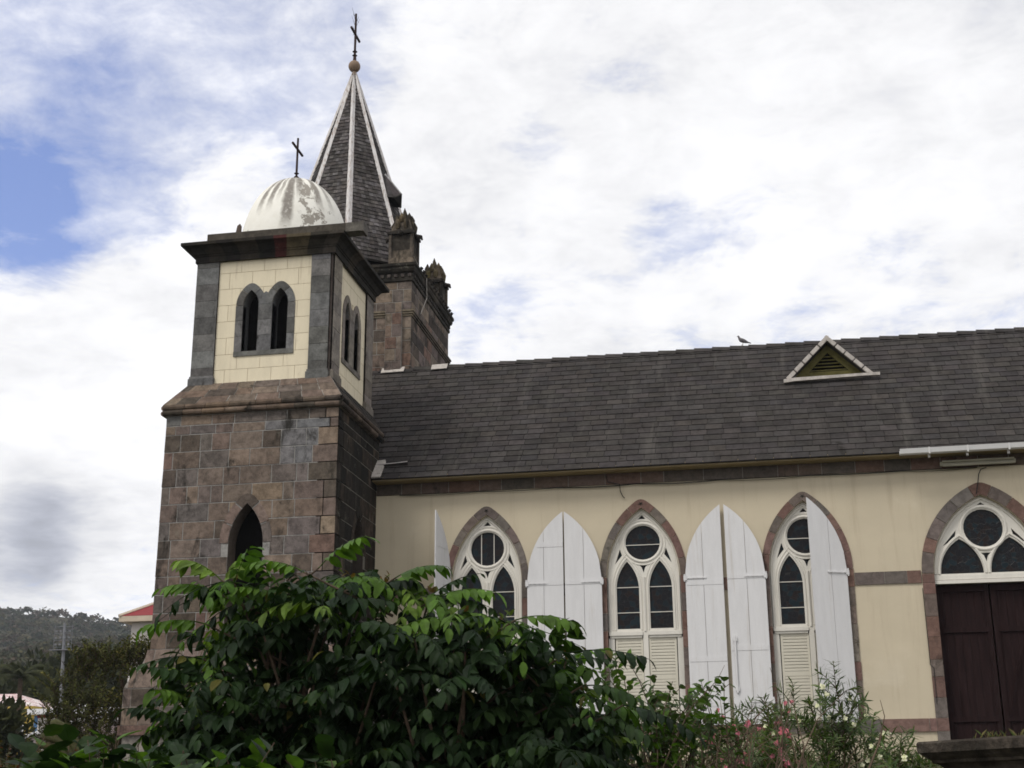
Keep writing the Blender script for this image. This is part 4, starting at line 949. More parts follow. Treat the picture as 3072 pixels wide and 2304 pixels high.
def compound(mb, base, d, L, npair, ls, col, droop=.5, ms=None):
    d = d.normalized(); pts = []
    for k in range(9): t = k / 8; pts.append(base + d * L * t - UP * (droop * L * t * t))
    (ms or mb).tube(pts, [.005, .0045, .004, .0035, .003, .003, .0025, .002, .002], 4, shade(col, .8))
    for j in range(npair + 1):
        t = .22 + .78 * j / npair; k = min(7, int(t * 8)); p = pts[k].lerp(pts[k + 1], t * 8 - k) if k < 8 else pts[8]; tg = (pts[k + 1] - pts[k]).normalized(); lat = tg.cross(UP)
        if lat.length < .05: lat = V3((1, 0, 0))
        lat.normalize(); nn = lat.cross(tg)
        for s in ((-1, 1) if j < npair else (0,)):
            dd = (lat * s * .8 + tg * (.45 if s else 1) - UP * U(.25, .75) + V3((U(-.15, .15), U(-.15, .15), 0))); sz = ls * U(.65, 1.2) * (1 - .25 * abs(t - .5))
            c = shade(col, U(.7, 1.35))
            if R_() < .006: c = (.07, .065, .015)
            leaflet(mb, p, dd, (nn + lat * s * .3 + V3((U(-.2, .2), U(-.2, .2), 0))).normalized(), sz, sz * U(.5, .58), c, U(.15, .45), U(.15, .45))

PROF = [(-4.45, 1.94), (-4.41, 2.23), (-4.37, 2.49), (-4.42, 2.70), (-4.33, 2.93), (-4.25, 3.22), (-4.1, 3.36), (-3.9, 3.38), (-3.68, 3.38), (-3.39, 3.30), (-3.18, 3.38), (-3.0, 3.33), (-2.82, 3.36), (-2.7, 3.34), (-2.5, 3.25), (-2.33, 3.2), (-2.15, 3.06), (-1.96, 2.98), (-1.69, 2.97), (-1.55, 2.82), (-1.4, 2.77), (-1.25, 2.76), (-1.1, 2.64), (-1.0, 2.5), (-.85, 2.36), (-.7, 2.25), (-.5, 2.08)]
def ptop(x):
    for (x0, z0), (x1, z1) in zip(PROF, PROF[1:]):
        if x0 <= x <= x1: return z0 + (z1 - z0) * (x - x0) / (x1 - x0)
    return 1.5
LC = [((.014, .029, .009), 4), ((.010, .021, .008), 4), ((.020, .038, .011), 2)]
LBRIGHT = [((.062, .118, .017), 4), ((.045, .090, .014), 3), ((.085, .135, .020), 2)]  # brighter greens, used mostly at tips and near the crown's top
TB = V3((-2.35, 9.7, ground(-2.35, 9.7)))
tree = thing('broadleaf_tree', TB, 'dark leafy tree with drooping pinnate leaves in the foreground before the tower', 'tree')
lf = MB(); tk = MB(); random.seed(21)
nodes = []
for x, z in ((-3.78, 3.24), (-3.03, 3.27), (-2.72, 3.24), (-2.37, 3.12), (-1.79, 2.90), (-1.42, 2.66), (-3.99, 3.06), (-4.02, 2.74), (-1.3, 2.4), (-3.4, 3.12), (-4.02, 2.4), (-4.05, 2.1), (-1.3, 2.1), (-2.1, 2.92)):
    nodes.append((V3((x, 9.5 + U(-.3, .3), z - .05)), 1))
while len(nodes) < 235:
    x = U(-4.05, -1.3); z = U(1.15, 3.2) if R_() < .55 else U(1.2, 2.3); y = 9.7 + U(-.9, .8)
    if z < ptop(x) - .22 and not any((V3((x, y, z)) - q).length < .14 for q, _ in nodes): nodes.append((V3((x, y, z)), 0))
hub = [TB + V3((0, 0, .1)), TB + V3((.05, 0, .6)), TB + V3((0, .02, 1.1))]
tk.tube([TB - V3((0, 0, .1)), hub[0], hub[1], hub[2]], [.11, .10, .085, .07], 8)
limbs = []
for k in range(9):
    a = k * 2 * pi / 9; e = TB + V3((cos(a) * 1.1, sin(a) * .5, 1.5 + U(-.2, .3))); m_ = hub[k % 3].lerp(e, .5) + V3((0, 0, .1)); tk.tube([hub[k % 3], m_, e], [.05, .035, .022], 6); limbs.append(e); limbs.append(m_)
for p, is_tip in nodes:
    b = min(limbs, key=lambda q: (q - p).length + max(0, q.z - p.z) * 2)
    mid = b.lerp(p, .5) + V3((U(-.08, .08), U(-.08, .08), -.06)); tk.tube([b, mid, p], [.018, .012, .007], 5)
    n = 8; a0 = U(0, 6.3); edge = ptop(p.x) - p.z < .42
    for k in range(n):
        a = a0 + k * 2.4; el = U(-.1, .7) if k < n - 2 else U(.6, 1.15); d = V3((cos(a) * cos(el), sin(a) * cos(el), sin(el))); L = U(.34, .58)
        top = ptop(max(-4.4, min(-.55, p.x + d.x * L))) + (.10 if R_() < .2 else U(-.08, .03))
        if p.z + d.z * L * .7 > top: d.z = max(-.15, (top - p.z) / (L * .7))
        new = (is_tip and R_() < .6) or (edge and R_() < .3)  # picks the brighter greens at tip nodes and close to the top outline
        compound(lf, p, d, L, random.choice((4, 5, 5, 6)), U(.085, .155), pick(LBRIGHT if new else LC), U(.15, .7))
    if is_tip:
        for k in range(5): leaflet(lf, p + V3((U(-.05, .05), U(-.05, .05), U(0, .06))), V3((U(-.6, .6), U(-.6, .6), .7)), V3((U(-1, 1), U(-1, 1), .4)).normalized(), .06, .035, pick([((.10, .06, .02), 2), ((.07, .10, .02), 2)]))
for x, z, dx_, dz_ in ((-4.02, 2.66, -1, .25), (-4.0, 2.42, -1, .15), (-3.95, 2.2, -1, .2), (-4.0, 2.02, -1, .1), (-3.98, 2.9, -1, .3), (-3.9, 3.12, -1, .5), (-3.85, 3.2, -.8, .8), (-3.2, 3.22, -1, .6), (-3.1, 3.25, .8, .8), (-2.6, 3.2, 1, .5), (-2.3, 3.05, 1, .35), (-1.7, 2.85, 1, .3), (-1.35, 2.62, 1, .2), (-1.25, 2.4, 1, .1), (-1.2, 2.2, 1, .0), (-1.0, 2.28, 1, -.1)):
    p = V3((x, 9.3 + U(-.2, .2), z)); tk.tube([p + V3((-dx_ * .6, .2, -.3)), p], [.012, .006], 5)
    compound(lf, p, V3((dx_, U(-.3, .1), dz_)), U(.42, .56), 6, U(.12, .15), pick(LBRIGHT if z > 2.8 else LC), U(.25, .4))
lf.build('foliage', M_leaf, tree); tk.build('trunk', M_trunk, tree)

def leafy_shrub(name, base, label, stems, leaf, cols, mat=M_leaf2, flower=None, stemcol=M_trunk, whorl=1, cat='shrub', group=None):
    t = thing(name, base, label, cat, group); L = MB(); S = MB(); F = MB()
    for pts, r0 in stems:
        pts = [V3(q) for q in pts]; S.tube(pts, [r0 * (1 - .7 * k / (len(pts) - 1)) for k in range(len(pts))], 5)
        tot = sum((b - a).length for a, b in zip(pts, pts[1:])); step, ll, lw, t0, droop, fold = leaf
        q = t0 * tot; k = 0; acc = 0
        while True:
            while k < len(pts) - 1 and acc + (pts[k + 1] - pts[k]).length < q: acc += (pts[k + 1] - pts[k]).length; k += 1
            if k >= len(pts) - 1: break
            p = pts[k].lerp(pts[k + 1], (q - acc) / (pts[k + 1] - pts[k]).length); tg = (pts[k + 1] - pts[k]).normalized()
            a0 = U(0, 6.3)
            for w_ in range(whorl):
                a = a0 + w_ * 2 * pi / whorl; sd = tg.cross(V3((.3, .9, .1))).normalized(); s2 = tg.cross(sd); o = sd * cos(a) + s2 * sin(a); d = o * U(.6, 1) + tg * U(.2, .8) - UP * droop * R_()
                leaflet(L, p, d, (tg + o * .2).normalized(), ll * U(.7, 1.2), lw * U(.8, 1.2), pick(cols), U(0, .35), fold)
            q += step * U(.7, 1.3)
    L.build('foliage', mat, t); S.build('stems', stemcol, t)
    cur = None
    for p, c, key in flower or []:
        if key != cur and cur is not None: F.build('blossom', M_petal, t); F = MB()
        cur = key
        for k in range(5):
            a = k * 2 * pi / 5 + U(0, 1); d = V3((cos(a), -.3 + U(-.4, .4), sin(a))); leaflet(F, V3(p), d, V3((U(-.3, .3), -1, U(-.2, .4))).normalized(), .028 * U(.8, 1.2), .026, shade(c, U(.8, 1.15)), .2, .1)
    if flower: F.build('blossom', M_petal, t)
    return t
def stem(b, tip, bend=.15, n=5):
    b, tip = V3(b), V3(tip); o = V3((U(-bend, bend), U(-bend, bend), U(0, bend))); return [b.lerp(tip, k / n) + o * (4 * (k / n) * (1 - k / n)) + V3((U(-.02, .02), U(-.02, .02), U(-.02, .02))) * (k > 0) for k in range(n + 1)]
GR = [((.055, .085, .03), 4), ((.04, .065, .025), 3), ((.075, .11, .035), 2)]
OL = [((.070, .105, .036), 4), ((.050, .078, .030), 4), ((.11, .135, .055), 1.8)]
random.seed(5)
# low shrub with big round leaves at the lower left
st = []
for k in range(70):
    x = U(-3.95, -2.35); y = 7 + U(-.4, .5); top = 1.90 + .13 * sm(1 - abs(x + 3.55) / .45) + U(-.2, .04); st.append((stem((x + U(-.3, .3), y, ground(x, y) - .03), (x, y, top), .2), .008))
leafy_shrub('round_leaved_shrub', (-3.4, 7, ground(-3.4, 7)), 'low shrub with big round leaves at the lower left corner', st, (.05, .135, .11, .70, .25, .2), LC + LBRIGHT[:1], M_leaf)
# fine leaved, red tipped shrub in the corner
st = []
for k in range(60):
    x = U(-6.4, -5.0); y = 10 + U(-.5, .5); st.append((stem((x + U(-.2, .2), y, ground(x, y) - .03), (x, y, 1.99 + U(-.2, .08) + .10 * sm((-5.6 - x) / .6)), .2), .007))
leafy_shrub('red_tipped_shrub', (-5.7, 10, ground(-5.7, 10)), 'reddish small leaved shrub in the bottom left corner', st, (.03, .045, .022, .55, .3, .2), [((.10, .035, .02), 2), ((.07, .05, .022), 3), ((.04, .05, .02), 3), ((.16, .05, .025), 1)], whorl=2)
# climbing shrub with bare stems before the middle window
random.seed(11); st = []
for k in range(64):
    tip = random.choice([(-1.45, 3.02), (-1.2, 2.86), (-1.0, 2.72), (-.75, 2.72), (-.5, 2.78), (-1.3, 2.6), (-.9, 2.55), (-.62, 2.5), (-1.5, 2.4), (-1.05, 2.4)]); y = 13 + U(-.4, .4); x = -1.0 + U(-.7, .7)
    st.append((stem((x, y, ground(x, y) - .03), (tip[0] + U(-.12, .12), y, tip[1] + U(-.18, .02)), .35), .010))
leafy_shrub('climbing_shrub', (-1, 13, ground(-1, 13)), 'sparse climbing shrub with round leaves before the middle window', st, (.045, .105, .07, .60, .35, .25), GR + LBRIGHT[:1], M_leaf2)
# dry stalks
t = thing('dry_stalks', (-.75, 13.6, ground(-.75, 13.6)), 'tangle of bare brown stalks between the leafy tree and the pink flowers', 'dry plant'); mb = MB(); random.seed(3)
for k in range(95):
    x = U(-1.75, .25); y = 13.6 + U(-.5, .5); lean = U(-.9, .9); tip = (x + lean, y + U(-.3, .3), 2.55 + U(-.55, .12) + (.35 if R_() < .13 else 0)); p = stem((x, y, ground(x, y) - .03), tip, .3, 6); mb.tube(p, [.010, .009, .008, .007, .006, .004, .002], 4, (1, 1, 1))
    if R_() < .5: a = p[3]; mb.tube([a, a + V3((U(-.3, .3), U(-.1, .1), U(.05, .35)))], [.005, .002], 4)
mb.tube([(-1.28, 13.1, ground(-1.28, 13.1)), (-1.15, 13.1, 1.9), (-1.10, 13.1, 2.25), (-.98, 13.1, 2.52)], [.03, .026, .022, .012], 6)
mb.build('stalks', M_drystem, t)
# oleanders
random.seed(9)
def oleander(base, tips, label, fl, n_side=3):
    st = []
    for x, z in tips:
        y = base[1] + U(-.35, .35); bx = base[0] + (x - base[0]) * .35 + U(-.1, .1); p = stem((bx, y, base[2] - .03), (x, y, z), .12, 6); st.append((p, .011))
        for k in range(n_side):
            q = p[random.choice((3, 4, 5))]; e = q + V3((U(-.28, .28), U(-.25, .25), U(.12, .32))); 
            if e.z < z + .02: st.append(([q, q.lerp(e, .5) + V3((0, 0, .02)), e], .006))
    flw = []
    for p, _ in st:
        for col, pr, dens in fl:
            if R_() < pr:
                for k in range(dens): flw.append((p[-1] + V3((U(-.06, .06), U(-.12, .0), U(-.08, .04))), col, id(p)))
    return leafy_shrub('oleander', base, label, st, (.030, .125, .020, .42, .15, .15), OL, M_leaf2, flw, M_trunk, 3, group='oleander shrubs before the church wall')
oleander((-.25, 16, ground(-.25, 16)), [(-.95, 2.38), (-.85, 2.5), (-.62, 2.6), (-.5, 2.5), (-.35, 2.66), (-.25, 2.78), (-.1, 2.82), (0, 2.74), (.08, 2.5), (-.7, 2.35), (-.4, 2.4), (-.15, 2.45), (.1, 2.35), (-.55, 2.45), (-.05, 2.62)], 'dense oleander with pink flowers left of the white flowered one', [((.54, .17, .25), .30, 3)], 6)
oleander((.55, 15, ground(.55, 15)), [(.10, 2.62), (.22, 2.85), (.34, 2.70), (.48, 2.76), (.62, 3.06), (.70, 2.9), (.80, 2.72), (.90, 2.80), (.93, 2.6), (.30, 2.5), (.55, 2.55), (.75, 2.5), (1.0, 2.52), (.4, 2.35), (.65, 2.3)], 'tall loose oleander with a few white flowers before the half closed shutter', [((.75, .72, .60), .16, 2)], 5)
oleander((1.2, 14.6, ground(1.2, 14.6)), [(1.02, 2.28), (1.14, 2.36), (1.24, 2.30), (1.3, 2.18), (1.08, 2.15)], 'small oleander beside the dark stone coping', [((.75, .72, .60), .2, 2)], 5)
oleander((-.05, 14.2, ground(-.05, 14.2)), [(-.35, 2.2), (-.2, 2.28), (-.05, 2.25), (.1, 2.3), (.22, 2.2), (.35, 2.16), (-.5, 2.15), (.5, 2.1)], 'low oleander with pink flowers in front of the dense one', [((.54, .17, .25), .30, 3)], 5)

# fuzzy cactus arms
cb = V3((-6.22, 12, ground(-6.22, 12))); t = thing('cactus', cb, 'fuzzy columnar cactus with leaning arms left of the round leaved shrub', 'cactus'); mb = MB(); sp_ = MB(); random.seed(2)
M_cact = mat_paint('cactus_skin', (.045, .045, .018), .8, .3, (.10, .075, .03), .55, .7, sc=9, bump=.4)
for bb, tip, r0 in (((-6.40, 12.0, 2.30), (-6.57, 12, 2.41), .05), ((-6.44, 12, 2.22), (-6.66, 12, 2.29), .036), ((-6.46, 12, 2.165), (-6.69, 12, 2.21), .034)):
    tip = V3(tip); b = V3(bb); pts = [cb, V3((cb.x, 12, b.z - .25)), b, b.lerp(tip, .5) + V3((0, 0, .01)), tip, tip + (tip - b).normalized() * .03]
    rings = []
    mb.tube(pts, [r0 * .8, r0 * .9, r0, r0, r0 * .92, r0 * .35], 12)
    for k in range(170):
        q = R_(); p = b.lerp(tip, q); a = U(0, 6.3); n = V3((0, cos(a), sin(a))); n = (n + V3((.4 * sin(a), 0, .0))).normalized(); p = p + n * r0 * .95; e = p + (n + V3((U(-.5, .3), U(-.3, .3), -.5))).normalized() * U(.02, .05); sdv = V3((.0015, 0, .001)); sp_.face([p - sdv, p + sdv, e], (.4, .36, .28))
mb.build('arm', M_cact, t, True); sp_.build('spines', M_drystem, t)

# dark coped wall at the lower right with weeds on top
a0, a1 = V3((.87, 9.17, 0)), V3((1.40, 8.46, 0)); dx = (a1 - a0).normalized(); ny = V3((-dx.y, dx.x, 0)); 
if ny.y < 0: ny = -ny
Lw = 2.6; cw = thing('stone_wall', (a0.x, a0.y, ground(a0.x, a0.y)), 'blackened stone wall with a moulded coping and weeds, lower right corner', 'wall')
def rect(o_, z): return [a0 + dx * (.16 - o_) + ny * (.16 - o_) + UP * z, a0 + dx * (Lw + o_) + ny * (.16 - o_) + UP * z, a0 + dx * (Lw + o_) + ny * (.70 + o_) + UP * z, a0 + dx * (.16 - o_) + ny * (.70 + o_) + UP * z]
M_black = mat_stone('blackened_stone', .5, 9, bump=.9, dark=.6, lichen=.25)
mb = MB(); pr = [(.03, 1.80), (.035, 1.815), (.05, 1.82), (.055, 1.84), (.075, 1.86), (.10, 1.868), (.105, 1.885), (.125, 1.90), (.15, 1.925), (.16, 1.93), (.163, 1.985), (.155, 1.998), (.0, 2.003)]
mb.loft([rect(o_, z) for o_, z in pr], (.055, .045, .036)); o = mb.build('coping', M_black, cw); fix_normals(o)
mb = MB(); mb.loft([rect(0, 0.0), rect(0, 1.80)], (.07, .055, .045)); o = mb.build('wall_body', M_black, cw); fix_normals(o)
mb = MB(); random.seed(4)
for k in range(420):
    q = U(.35, Lw); e = U(.1, .6); p = a0 + dx * q + ny * e + UP * 2.0; h = U(.02, .07) * (1.6 if .75 < q < 1.2 else 1); a = U(0, 6.3); d = V3((cos(a) * .6, sin(a) * .6, 1)).normalized(); s = d.cross(V3((U(-1, 1), U(-1, 1), 0))).normalized() * .0022
    mb.face([p - s, p + s, p + d * h * .6 + s * .6 + V3((0, 0, 0)), p + d * h + V3((cos(a), sin(a), -.2)) * h * .25], pick([((.14, .12, .055), 4), ((.07, .10, .03), 2)]))
o = mb.build('weeds', M_leaf2, None); tag(o, kind='stuff')

# ------------------------------------------------------------------ trees and houses behind on the left
def crown(mb, c, rad, n, size, cols, up=.3, lumps=9, aspect=.55):
    c = V3(c); cs = [(c + V3((U(-.6, .6) * rad[0], U(-.6, .6) * rad[1], U(-.55, .7) * rad[2])), U(.35, .6)) for _ in range(lumps)] + [(c, .6)]
    for k in range(n):
        q, s = random.choice(cs); v = V3((random.gauss(0, 1), random.gauss(0, 1), random.gauss(0, 1))).normalized() * (R_() ** .35)
        p = q + V3((v.x * rad[0] * s, v.y * rad[1] * s, v.z * rad[2] * s)); d = (v + UP * up + V3((U(-.5, .5), U(-.5, .5), U(-.5, .5)))).normalized(); sd = d.cross(V3((U(-1, 1), U(-1, 1), U(-1, 1)))).normalized(); L = size * U(.6, 1.3); col = pick(cols)
        mb.face([p - sd * L * .12, p + d * L * .5 - sd * L * aspect * .5, p + d * L, p + d * L * .5 + sd * L * aspect * .5], col)
def tree_at(name, base, h, rad, n, size, cols, label, up=.3, group=None, lumps=9, low=.35, cat='tree'):
    b = V3(base); t = thing(name, b, label, cat, group); mb = MB(); crown(mb, b + V3((0, 0, h * (low + (1 - low) / 2))), (rad, rad, h * (1 - low) / 2 * 1.15), n, size, cols, up, lumps); mb.build('crown', M_far, t)
    mb = MB(); mb.tube([b - V3((0, 0, .3)), b + V3((.1, 0, h * .3)), b + V3((0, .1, h * .7))], [h * .035, h * .026, h * .008], 6)
    for k in range(4): a = U(0, 6); mb.tube([b + V3((.05, 0, h * .3)), b + V3((cos(a) * rad * .5, sin(a) * rad * .5, h * .65))], [h * .016, h * .005], 5)
    mb.build('trunk', M_trunk, t); return t
random.seed(31)
BUSHC = [((.080, .082, .024), 4), ((.058, .064, .02), 4), ((.115, .105, .03), 2), ((.042, .048, .017), 2)]
b = V3((-19.75, 40, ground(-19.75, 40))); t = thing('bushy_tree', b, 'olive green bushy tree against the left side of the tower', 'tree'); mb = MB()
prof = [(-21.9, 3.6), (-21.55, 4.8), (-21.2, 5.5), (-20.95, 6.0), (-20.5, 6.45), (-20.2, 6.45), (-19.8, 6.5), (-19.4, 6.45), (-18.9, 6.5), (-18.4, 6.6), (-17.8, 6.2), (-17.4, 5.0), (-17.2, 3.5)]
def btop(x):
    for (x0, z0), (x1, z1) in zip(prof, prof[1:]):
        if x0 <= x <= x1: return z0 + (z1 - z0) * (x - x0) / (x1 - x0)
    return 0
spr = MB()
for k in range(1450):
    x = U(-21.8, -17.3); y = 40 + U(-1.5, 1.2); tz = btop(x); z = U(2.7, max(2.8, tz - .3))
    if R_() < .3: z = tz - U(.2, .6)
    elif R_() < .5: z = U(2.6, 4.8)
    p = V3((x, y, z)); d = V3((U(-.5, .5), U(-.6, .3), U(.3, 1.0))).normalized(); L = U(.4, .75)
    if p.z + d.z * L > tz + .25: L *= .6
    spr.tube([p, p + d * L * .9], [.012, .004], 4); col = pick(BUSHC)
    for j in range(26):
        t_ = j / 26; q = p + d * L * t_; a = U(0, 6.3); o = V3((cos(a), sin(a), U(.2, .9))).normalized(); sd = o.cross(d).normalized(); ll = U(.08, .16); c = shade(col, U(.8, 1.2))
        mb.face([q, q + o * ll * .5 - sd * ll * .2, q + o * ll, q + o * ll * .5 + sd * ll * .2], c)
mb.build('crown', M_far, t); spr.tube([b - V3((0, 0, .3)), b + V3((.1, 0, 1.5)), b + V3((0, 0, 3))], [.12, .10, .05], 7); spr.build('trunk', M_trunk, t)
DK = [((.030, .034, .014), 4), ((.022, .026, .011), 4), ((.045, .048, .018), 2)]
tree_at('round_tree', (-33.0, 55, ground(-33, 55)), 3.4, 1.7, 1700, .42, DK, 'dark round tree before the yellow house at the left edge', lumps=14, low=.12)
labs = ['tallest dark tree left of the floodlight mast', 'dark tree just right of the floodlight mast', 'low dark tree at the left edge before the hillside', 'dark spreading tree below the small white house', 'dark tree behind the blue ended house', 'low dark tree behind the bushy olive tree', 'dark tree behind the yellow house']
for k, (x, y, h, rr) in enumerate(((-66.8, 122, 7.2, 3.2), (-60.6, 120, 6.2, 3.3), (-73.5, 124, 6.0, 4.6), (-62.0, 108, 5.8, 4.2), (-56.0, 104, 6.4, 4.2), (-55.2, 115, 6.6, 4.0), (-64.5, 112, 5.0, 4.2))):
    tree_at('dark_tree', (x, y, ground(x, y) - .3), h, rr, 1100, .85, DK, labs[k], group='dark trees below the hillside', lumps=11, low=.08)
# palm
pb = V3((-45.2, 78, ground(-45.2, 78))); t = thing('palm_tree', pb, 'dark palm with drooping fronds above the yellow house', 'palm tree'); mb = MB(); h = V3((0, 0, 5.3)); tk = MB(); tk.tube([pb, pb + h * .5 + V3((.15, 0, 0)), pb + h], [.2, .15, .13], 8); tk.build('trunk', M_trunk, t)
for k in range(18):
    a = k * 2.4; el = U(.1, 1.0); d = V3((cos(a) * cos(el), sin(a) * cos(el), sin(el))); pts = [pb + h + d * (2.3 * q / 8) - UP * (1.1 * (q / 8) ** 2) for q in range(9)]
    for q in range(8):
        tg = (pts[q + 1] - pts[q]).normalized(); lat = tg.cross(UP).normalized()
        for j in range(4):
            p = pts[q].lerp(pts[q + 1], j / 4)
            for s in (-1, 1):
                e = p + lat * s * .42 + tg * .2 - UP * .28; mb.face([p - tg * .03, p + tg * .03, e], pick(DK))
mb.build('fronds', M_far, t)

M_wallw = mat_paint('house_white', (.62, .58, .56), .8, .06, (.4, .36, .33), .65, .85); M_wally = mat_paint('house_yellow', (.50, .36, .09), .8, .1); M_redroof = mat_paint('red_roof', (.20, .028, .032), .6, .12, sc=8); M_trimc = mat_paint('cream_trim', (.5, .42, .33), .7, .1); M_whiteroof = mat_paint('white_roof', (.72, .71, .72), .6, .06); M_blue = mat_paint('house_blue', (.10, .22, .42), .7, .1); M_striped = mat_paint('faded_red_roof', (.62, .56, .54), .7, .1, (.30, .06, .06), .5, .56, (.4, 2.2, 2.2), 1.6, bump=0); M_pane = mat_paint('window_pane', (.03, .035, .04), .2, .1, bump=0)
def house_part(fn, name, m, p): mb = MB(); fn(mb); return mb.build(name, m, p)
# house with red hipped roof beside the tower
hx0, hx1, hy0, hy1 = -29.35, -20.5, 60, 68; gz = ground(-25, 60); t = thing('white_house', (-25, 64, gz), 'white house with red hipped roof half hidden by the tower', 'house')
house_part(lambda m: m.box(hx0, hx1, hy0, hy1, gz - .5, 10.15), 'wall', M_wallw, t)
def hip(m, e, z0, z1, x0, x1, y0, y1):
    a, b, c, d = V3((x0 - e, y0 - e, z0)), V3((x1 + e, y0 - e, z0)), V3((x1 + e, y1 + e, z0)), V3((x0 - e, y1 + e, z0)); k = (y1 - y0) / 2 + e; r0, r1 = V3((x0 - e + k, (y0 + y1) / 2, z1)), V3((x1 + e - k, (y0 + y1) / 2, z1)); m.face([a, b, r1, r0]); m.face([b, c, r1]); m.face([c, d, r0, r1]); m.face([d, a, r0])
    return a, b, c, d, r0, r1
mb = MB(); A_, B_, C_, D_, r0, r1 = hip(mb, .45, 10.42, 13.1, hx0, hx1, hy0, hy1); rf = mb.build('roof', M_redroof, t)
def hb(m):
    for q, e in ((A_, r0), (B_, r1), (C_, r1), (D_, r0), (r0, r1)): m.tube([q, e], .10, 6)
house_part(hb, 'hip_trim', M_trimc, rf)
house_part(lambda m: m.box(hx0 - .45, hx1 + .45, hy0 - .45, hy1 + .45, 10.16, 10.41), 'eaves', M_trimc, t)
def win(t, x0, x1, y, z0, z1):
    f_ = house_part(lambda m: (m.box(x0, x1, y - .06, y, z0, z1)), 'window', M_pane, t); house_part(lambda m: (m.box(x0 - .07, x0, y - .09, y, z0 - .07, z1 + .07), m.box(x1, x1 + .07, y - .09, y, z0 - .07, z1 + .07), m.box(x0, x1, y - .09, y, z1, z1 + .07), m.box(x0, x1, y - .09, y, z0 - .07, z0)), 'frame', M_whiteroof, f_)
win(t, -27.2, -26.2, 60, 7.2, 8.6); win(t, -24.5, -23.5, 60, 7.2, 8.6)
# yellow house
gz = ground(-54, 92); t = thing('yellow_house', (-54, 93, gz), 'yellow house with faded red and white roof at the left edge', 'house')
house_part(lambda m: m.box(-58.5, -51.2, 90.2, 96, gz - 1, 8.65), 'wall', M_wally, t); mb = MB(); hip(mb, .5, 8.83, 10.0, -58.5, -51.2, 90.2, 96); mb.build('roof', M_striped, t); house_part(lambda m: m.box(-59, -50.7, 89.7, 96.5, 8.66, 8.82), 'eaves', M_wally, t)
win(t, -52.5, -51.7, 90.2, 6.6, 8.0); win(t, -55.5, -54.5, 90.2, 6.6, 8.0)
# low house with blue end
gz = ground(-41, 76); t = thing('long_house', (-41, 77, gz), 'long white house with a blue corner and a red band under its white roof', 'house')
house_part(lambda m: m.box(-42.1, -37.0, 75.0, 80, gz - 1, 6.95), 'wall', M_wallw, t); house_part(lambda m: m.box(-42.35, -42.105, 75.03, 80, gz - 1, 7.1), 'corner_board', M_blue, t); house_part(lambda m: m.box(-42.1, -36.9, 74.9, 75.1, 6.96, 7.13), 'fascia', M_redroof, t)
house_part(lambda m: m.hexa([(-42.6, 74.6, 7.14), (-36.6, 74.6, 7.14), (-36.6, 80.4, 7.5), (-42.6, 80.4, 7.5), (-42.6, 74.6, 7.45), (-36.6, 74.6, 7.45), (-36.6, 80.4, 7.8), (-42.6, 80.4, 7.8)]), 'roof', M_whiteroof, t); house_part(lambda m: m.box(-41.3, -39.6, 77.0, 78, 7.62, 7.85), 'roof_vent', M_whiteroof, t)
for k in range(3): house_part(lambda m: m.box(-42.0, -37.1, 74.94, 75.0, 6.1 + k * .27, 6.14 + k * .27), 'siding_strip', M_wallw, t)
win(t, -41.6, -41.1, 75.0, 5.75, 5.98)
# shed
gz = ground(-33, 60); t = thing('shed', (-33, 61, gz), 'small pinkish shed with a sloping white roof edge in front of the long house', 'shed'); M_pink = mat_paint('shed_wall', (.52, .44, .44), .8, .08, (.4, .33, .32), .6, .8)
house_part(lambda m: m.hexa([(-34.1, 60.1, gz - .5), (-31, 60.1, gz - .5), (-31, 63, gz - .5), (-34.1, 63, gz - .5), (-34.1, 60.1, 4.97), (-31, 60.1, 5.75), (-31, 63, 5.75), (-34.1, 63, 4.97)]), 'wall', M_pink, t)
house_part(lambda m: m.hexa([(-34.4, 59.9, 4.93), (-30.8, 59.9, 5.83), (-30.8, 63.3, 5.83), (-34.4, 63.3, 4.93), (-34.4, 59.9, 5.10), (-30.8, 59.9, 6.0), (-30.8, 63.3, 6.0), (-34.4, 63.3, 5.10)]), 'roof', M_whiteroof, t)
house_part(lambda m: m.box(-33.4, -32.5, 60.03, 60.1, gz, 4.75), 'door', M_wallw, t)
# far houses
for x, y, w_, z, lab, m1, m2 in ((-137.6, 250, 4.2, 27.6, 'tiny white house by the floodlight mast on the far slope', M_wallw, M_trimc), (-149.5, 250, 5.0, 28.4, 'tiny red roofed house at the left edge on the far slope', M_wallw, M_redroof)):
    gz = ground(x, y); t = thing('far_house', (x, y, gz), lab, 'house', 'small houses on the far slope'); house_part(lambda m: m.box(x - w_ / 2, x + w_ / 2, y, y + 5, gz - 3, z - .9), 'wall', m1, t); mb = MB(); hip(mb, .3, z - .85, z + .5, x - w_ / 2, x + w_ / 2, y, y + 4); mb.build('roof', m2, t)
    for q in (-.8, .6): house_part(lambda m: m.box(x + q, x + q + .6, y - .05, y, z - 2.2, z - 1.3), 'window', M_pane, t)
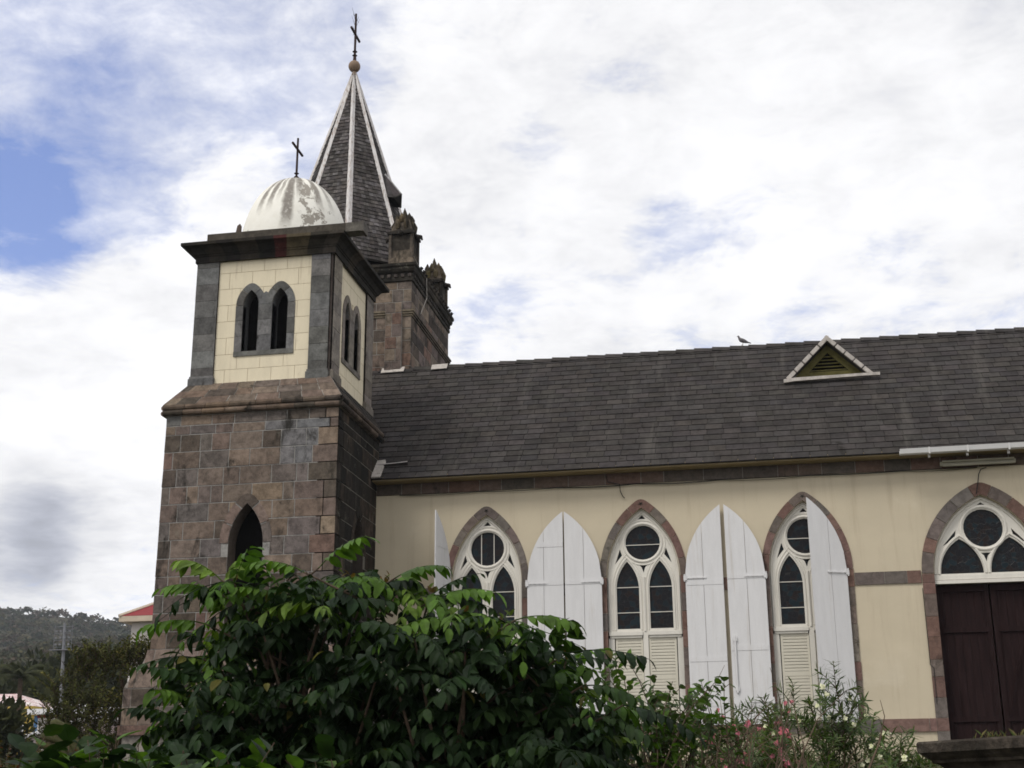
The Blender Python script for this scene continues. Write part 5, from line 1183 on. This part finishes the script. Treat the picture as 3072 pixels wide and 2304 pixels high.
# floodlight mast
M_steel = mat_paint('galvanised_steel', (.17, .175, .19), .6, .1); pb = V3((-54.3, 100, ground(-54.3, 100))); t = thing('floodlight_mast', pb, 'tall grey floodlight mast before the wooded hillside', 'light mast'); mb = MB(); mb.tube([pb, V3((-54.35, 100, 10.5)), V3((-54.6, 100, 16.0))], [.17, .155, .10], 10); mb.build('pole', M_steel, t)
mb = MB()
for k in range(4): mb.tube([(-55.35, 99.93, 14.13 + k * .53), (-53.85, 99.93, 14.13 + k * .53)], .022, 5)
for x in (-55.35, -54.6, -53.85): mb.tube([(x, 99.93, 14.0), (x, 99.93, 15.87)], .02, 5)
mb.box(-55.5, -53.7, 99.6, 100.2, 13.87, 13.93); mb.build('frame', M_steel, t)
for z in (14.25, 14.78, 15.3):
    for x in (-55.15, -54.78, -54.42, -54.05):
        mb = MB(); mb.hexa([(x - .075, 99.8, z), (x + .075, 99.8, z), (x + .05, 99.95, z + .02), (x - .05, 99.95, z + .02), (x - .075, 99.8, z + .14), (x + .075, 99.8, z + .14), (x + .05, 99.95, z + .12), (x - .05, 99.95, z + .12)]); mb.build('floodlight', M_steel, t)

# wooded hillside
random.seed(77); mb = MB()
WC = [((.050, .046, .024), 4), ((.060, .044, .030), 3), ((.032, .038, .018), 3), ((.075, .066, .030), 1.2), ((.026, .032, .014), 2)]
cnt = 0
while cnt < 4600:
    y = 165 + 640 * R_() ** .85; x = -y * U(.42, .74)
    if R_() > .9: x = -y * U(.05, .42)
    z = ground(x, y); c = pick(WC); rr = U(1.1, 2.5) * (1 + y / 1500); cnt += 1
    for k in range(34):
        v = V3((random.gauss(0, 1), random.gauss(0, 1), abs(random.gauss(0, 1)))).normalized(); p = V3((x, y, z + rr * .35)) + V3((v.x * rr, v.y * rr, v.z * rr * .9)) * U(.6, 1); s1 = v.cross(V3((U(-1, 1), U(-1, 1), U(-1, 1)))).normalized(); s2 = v.cross(s1); q = rr * U(.16, .30); cc = shade(c, U(.85, 1.15)); v2 = V3((U(-1, 1), U(-1, 1), U(.2, 1.2))).normalized(); s1 = v2.cross(V3((U(-1, 1), U(-1, 1), U(-1, 1)))).normalized(); s2 = v2.cross(s1); mb.face([p - s1 * q, p - s2 * q * .8, p + s1 * q, p + s2 * q * .8], cc)
o = mb.build('woodland', M_far, None); tag(o, kind='stuff')
# grass and weeds on the bank below the church
mb = MB(); random.seed(8)
for k in range(6000):
    y = U(17, 31); x = U(-18, 8); p = V3((x, y, ground(x, y))); h = U(.1, .35); a = U(0, 6.3); d = V3((cos(a) * .5, sin(a) * .5, 1)); s = V3((sin(a), -cos(a), 0)) * .012; mb.face([p - s, p + s, p + d * h], pick([((.05, .06, .02), 3), ((.08, .07, .03), 2)]))
o = mb.build('grass', M_leaf2, None); tag(o, kind='stuff')

# ------------------------------------------------------------------ air
mb = MB(); mb.box(-905, 705, -65, 1005, -4, 215); hz = mb.build('haze', bpy.data.materials.new('haze'), None); tag(hz, kind='stuff'); m = hz.data.materials[0]; m.use_nodes = True; t = NT(m.node_tree); t.n.clear(); o_ = t.add('ShaderNodeOutputMaterial'); v = t.add('ShaderNodeVolumePrincipled'); v.inputs['Color'].default_value = (.78, .83, .93, 1); v.inputs['Density'].default_value = .0002; v.inputs['Anisotropy'].default_value = .2; t.l.new(v.outputs[0], o_.inputs['Volume'])
